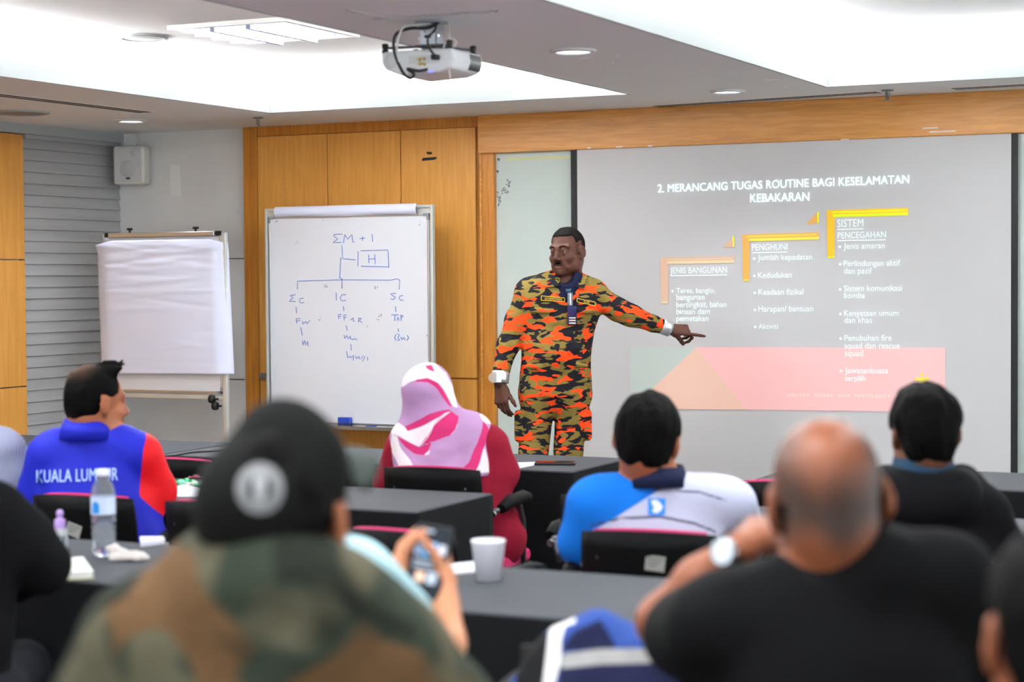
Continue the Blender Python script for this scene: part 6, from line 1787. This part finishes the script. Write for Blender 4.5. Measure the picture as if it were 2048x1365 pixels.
# man in the grey striped shirt at the left edge, and the dark-sleeved man in front of him
DG = 6.1
m_strp = cloth('grey_striped_cotton', '#8e90a4', .85)
nt = m_strp.node_tree; tc = nt.nodes.new('ShaderNodeTexCoord'); wv = nt.nodes.new('ShaderNodeTexWave'); wv.inputs['Scale'].default_value = 40; wv.inputs['Distortion'].default_value = .5
nt.links.new(tc.outputs['Object'], wv.inputs['Vector']); mx = nt.nodes.new('ShaderNodeMix'); mx.data_type = 'RGBA'; mx.inputs['A'].default_value = lin('#8d90a6'); mx.inputs['B'].default_value = lin('#7c7f96'); nt.links.new(wv.outputs['Fac'], mx.inputs['Factor']); nt.links.new(mx.outputs['Result'], nt.nodes['Principled BSDF'].inputs['Base Color'])
o, sh, fr, hd = seated('person', 'person in a grey striped shirt at the left edge with one arm in view', -75, DG, (-80, 790, DG, -10, 0, 0, 1.0), (-78, 868, DG), (-160, 905, DG), (5, 900, DG),
    [(-168, 912, DG, .066), (-185, 985, DG + .05, .055), (-150, 1000, DG + .25, .04)], [(8, 908, DG, .070), (30, 955, DG, .058), (42, 985, DG, .046), (20, 996, DG + .12, .04), (-8, 1000, DG + .22, .03)], (-75, 1060, DG), m_brown, m_strp, hair=(.01, 81, kl_cut, .004), folds=3, seed=25, sleeve=(3, 3))
DD = 4.25
o, sh, fr, hd = seated('person', 'person in a black long-sleeved top at the left edge, elbow on the near table', -120, DD, (-120, 880, DD, 0, 0, 0, 1.0), (-118, 970, DD), (-240, 1030, DD), (-15, 1035, DD),
    [(-250, 1040, DD, .075), (-275, 1150, DD + .05, .062), (-230, 1160, DD + .25, .045)], [(-8, 1042, DD, .078), (42, 1085, DD + .03, .072), (82, 1130, DD + .08, .058), (30, 1160, DD + .22, .048), (-60, 1150, DD + .34, .03)], (-120, 1240, DD), m_tan, cloth('black_sweater', '#0a0a0c', .95, None, (12, .5, .012)), hair=(.01, 91, kl_cut, .004), folds=6, seed=28)

# ------------------------------------------------------------------ soft small things
# blue jacket hung over the chair
JX, JD = 1165, 3.40
fj = Frame(JX, JD); L = fj.L
Jk = SDF([-.32, -.24, .42], [.32, .24, .96], .007)
Jk.cone(tuple(L(1112, 1312, JD)), tuple(L(1300, 1318, JD)), .044, .044, .02); Jk.cone(tuple(L(1135, 1284, JD)), tuple(L(1195, 1264, JD)), .036, .040, .02); Jk.cone(tuple(L(1195, 1264, JD)), tuple(L(1290, 1310, JD)), .042, .040, .02)
Jk.cone(tuple(L(1085, 1350, JD - .02)), tuple(L(1050, 1480, JD - .06)), .045, .075, .02); Jk.cone(tuple(L(1290, 1340, JD - .02)), tuple(L(1300, 1470, JD - .06)), .055, .07, .02)
Jk.cone(tuple(L(1170, 1330, JD - .02)), tuple(L(1165, 1500, JD - .06)), .07, .10, .03, ((0, 1, 0), .7)); Jk.cone(tuple(L(1245, 1335, JD - .02)), tuple(L(1240, 1490, JD - .06)), .06, .08, .03, ((0, 1, 0), .8))
for (a, b_, c, d_, am) in ((1130, 1270, 1150, 1340, .012), (1200, 1250, 1240, 1300, .012), (1250, 1270, 1290, 1310, -.01), (1160, 1260, 1180, 1310, .01), (1090, 1280, 1060, 1340, .01)):
    Jk.fold(tuple(L(a, b_, JD - .06)), tuple(L(c, d_, JD - .06)), .016, am)
Jk.noise(.005, 24, 3)
jp = lambda polys: pix_attr(fj, JD, lambda px, py: np.max([poly_sd(P, px, py) for P in polys], 0) / 200.0)
o = sdf_obj('blue_jacket', Jk, M('jacket_cloth', '#2c4585', .8, spec=.2, bump=(16, .4, .01), layers=[('navy', '#161a38', .012), ('band', '#9b9a98', .010), ('piping', '#e6e4de', .010), ('black', '#0e0e10', .012)]), None,
    {'navy': jp([[(1150, 1262), (1200, 1240), (1230, 1290), (1230, 1302), (1120, 1302)], [(1120, 1330), (1420, 1322), (1420, 1560), (1100, 1560)]]), 'band': jp([[(1126, 1308), (1200, 1299), (1420, 1296), (1420, 1324), (1200, 1330), (1120, 1338)]]),
     'piping': jp([[(1098, 1262), (1118, 1238), (1150, 1236), (1152, 1246), (1130, 1252), (1122, 1280), (1122, 1320), (1106, 1380), (1080, 1560), (1060, 1560), (1086, 1365)]]), 'black': jp([[(1098, 1262), (1086, 1365), (1060, 1560), (1010, 1560), (1034, 1330), (1060, 1285)]])}, loc=fj.base, rz=PSI)
tag(o, 'blue jacket with white piping and a grey band hung over a chair back', 'jacket')

# sweets in shiny wrappers on the middle table
rr = random.Random(4)
for i, (px, py, col, lab) in enumerate(((346, 964, '#3fae1f', 'bright green wrapped sweet, first in the line of sweets by the red sleeve'), (360, 965, '#6fc79a', 'pale green wrapped sweet, second in the line by the red sleeve'), (374, 962, '#1f9e63', 'emerald wrapped sweet in the middle of the line of sweets'),
        (392, 955, '#7a1f36', 'dark red wrapped sweet standing behind the green sweets'), (388, 967, '#cfe0d0', 'silvery green wrapped sweet, near the far end of the line'), (402, 968, '#5fb98a', 'mint green wrapped sweet, second last in the line'), (416, 969, '#d5dbd8', 'silver wrapped sweet, last in the line beside the black cap'))):
    p = onZ(px, py, TOP + .012)
    s_ = SDF([-.03, -.03, -.02], [.03, .03, .025], .003)
    a = rr.uniform(0, 3); u = np.array([math.cos(a), math.sin(a), 0])
    s_.ell((0, 0, .002), (.014, .011, .009), rotz(a), .004); s_.cone(tuple(u * .012), tuple(u * .022), .003, .010, .004, ((0, 0, 1), .5)); s_.cone(tuple(-u * .012), tuple(-u * .022), .003, .010, .004, ((0, 0, 1), .5)); s_.noise(.002, 220, i)
    o = sdf_obj('wrapped_sweet', s_, M('foil_wrapper', col, .25, .35, spec=.7), loc=(p.x, p.y, TOP + .0095 + .001), rz=0)
    tag(o, lab, 'sweet', 'wrapped sweets on the middle table')
# crumpled tissue by the bottle
p = onZ(252, 1122, TOP)
s_ = SDF([-.08, -.06, -.01], [.08, .06, .06], .004)
for (x, y, z, x2, y2, z2, r) in ((-.045, 0, .03, -.02, .01, .008, .009), (-.03, .01, .04, -.01, -.01, .012, .007), (-.01, .0, .02, .045, -.008, .010, .012), (.0, .012, .012, .04, .012, .010, .011), (-.035, -.012, .010, .03, -.018, .009, .009), (.02, .0, .012, .055, .004, .008, .008)):
    s_.cone((x, y, z), (x2, y2, z2), r, r * .9, .006)
s_.noise(.004, 130, 3); s_.plane((0, 0, .001), (0, 0, -1), .001)
o = sdf_obj('crumpled_tissue', s_, M('tissue_white', '#cfc9c4', .9), loc=(p.x, p.y, TOP), rz=PSI); tag(o, 'crumpled white tissue on the near table beside the water bottle', 'tissue')
# strap lying on the left front table
b = MB(); b.tube(bez([onZ(x, y, TOP + .006) for x, y in ((315, 915), (350, 911), (385, 905), (420, 903), (450, 900))]), .004, 6); o = b.build('cable', m_black); tag(o, 'thin black cable lying across the far-left front table', 'cable')
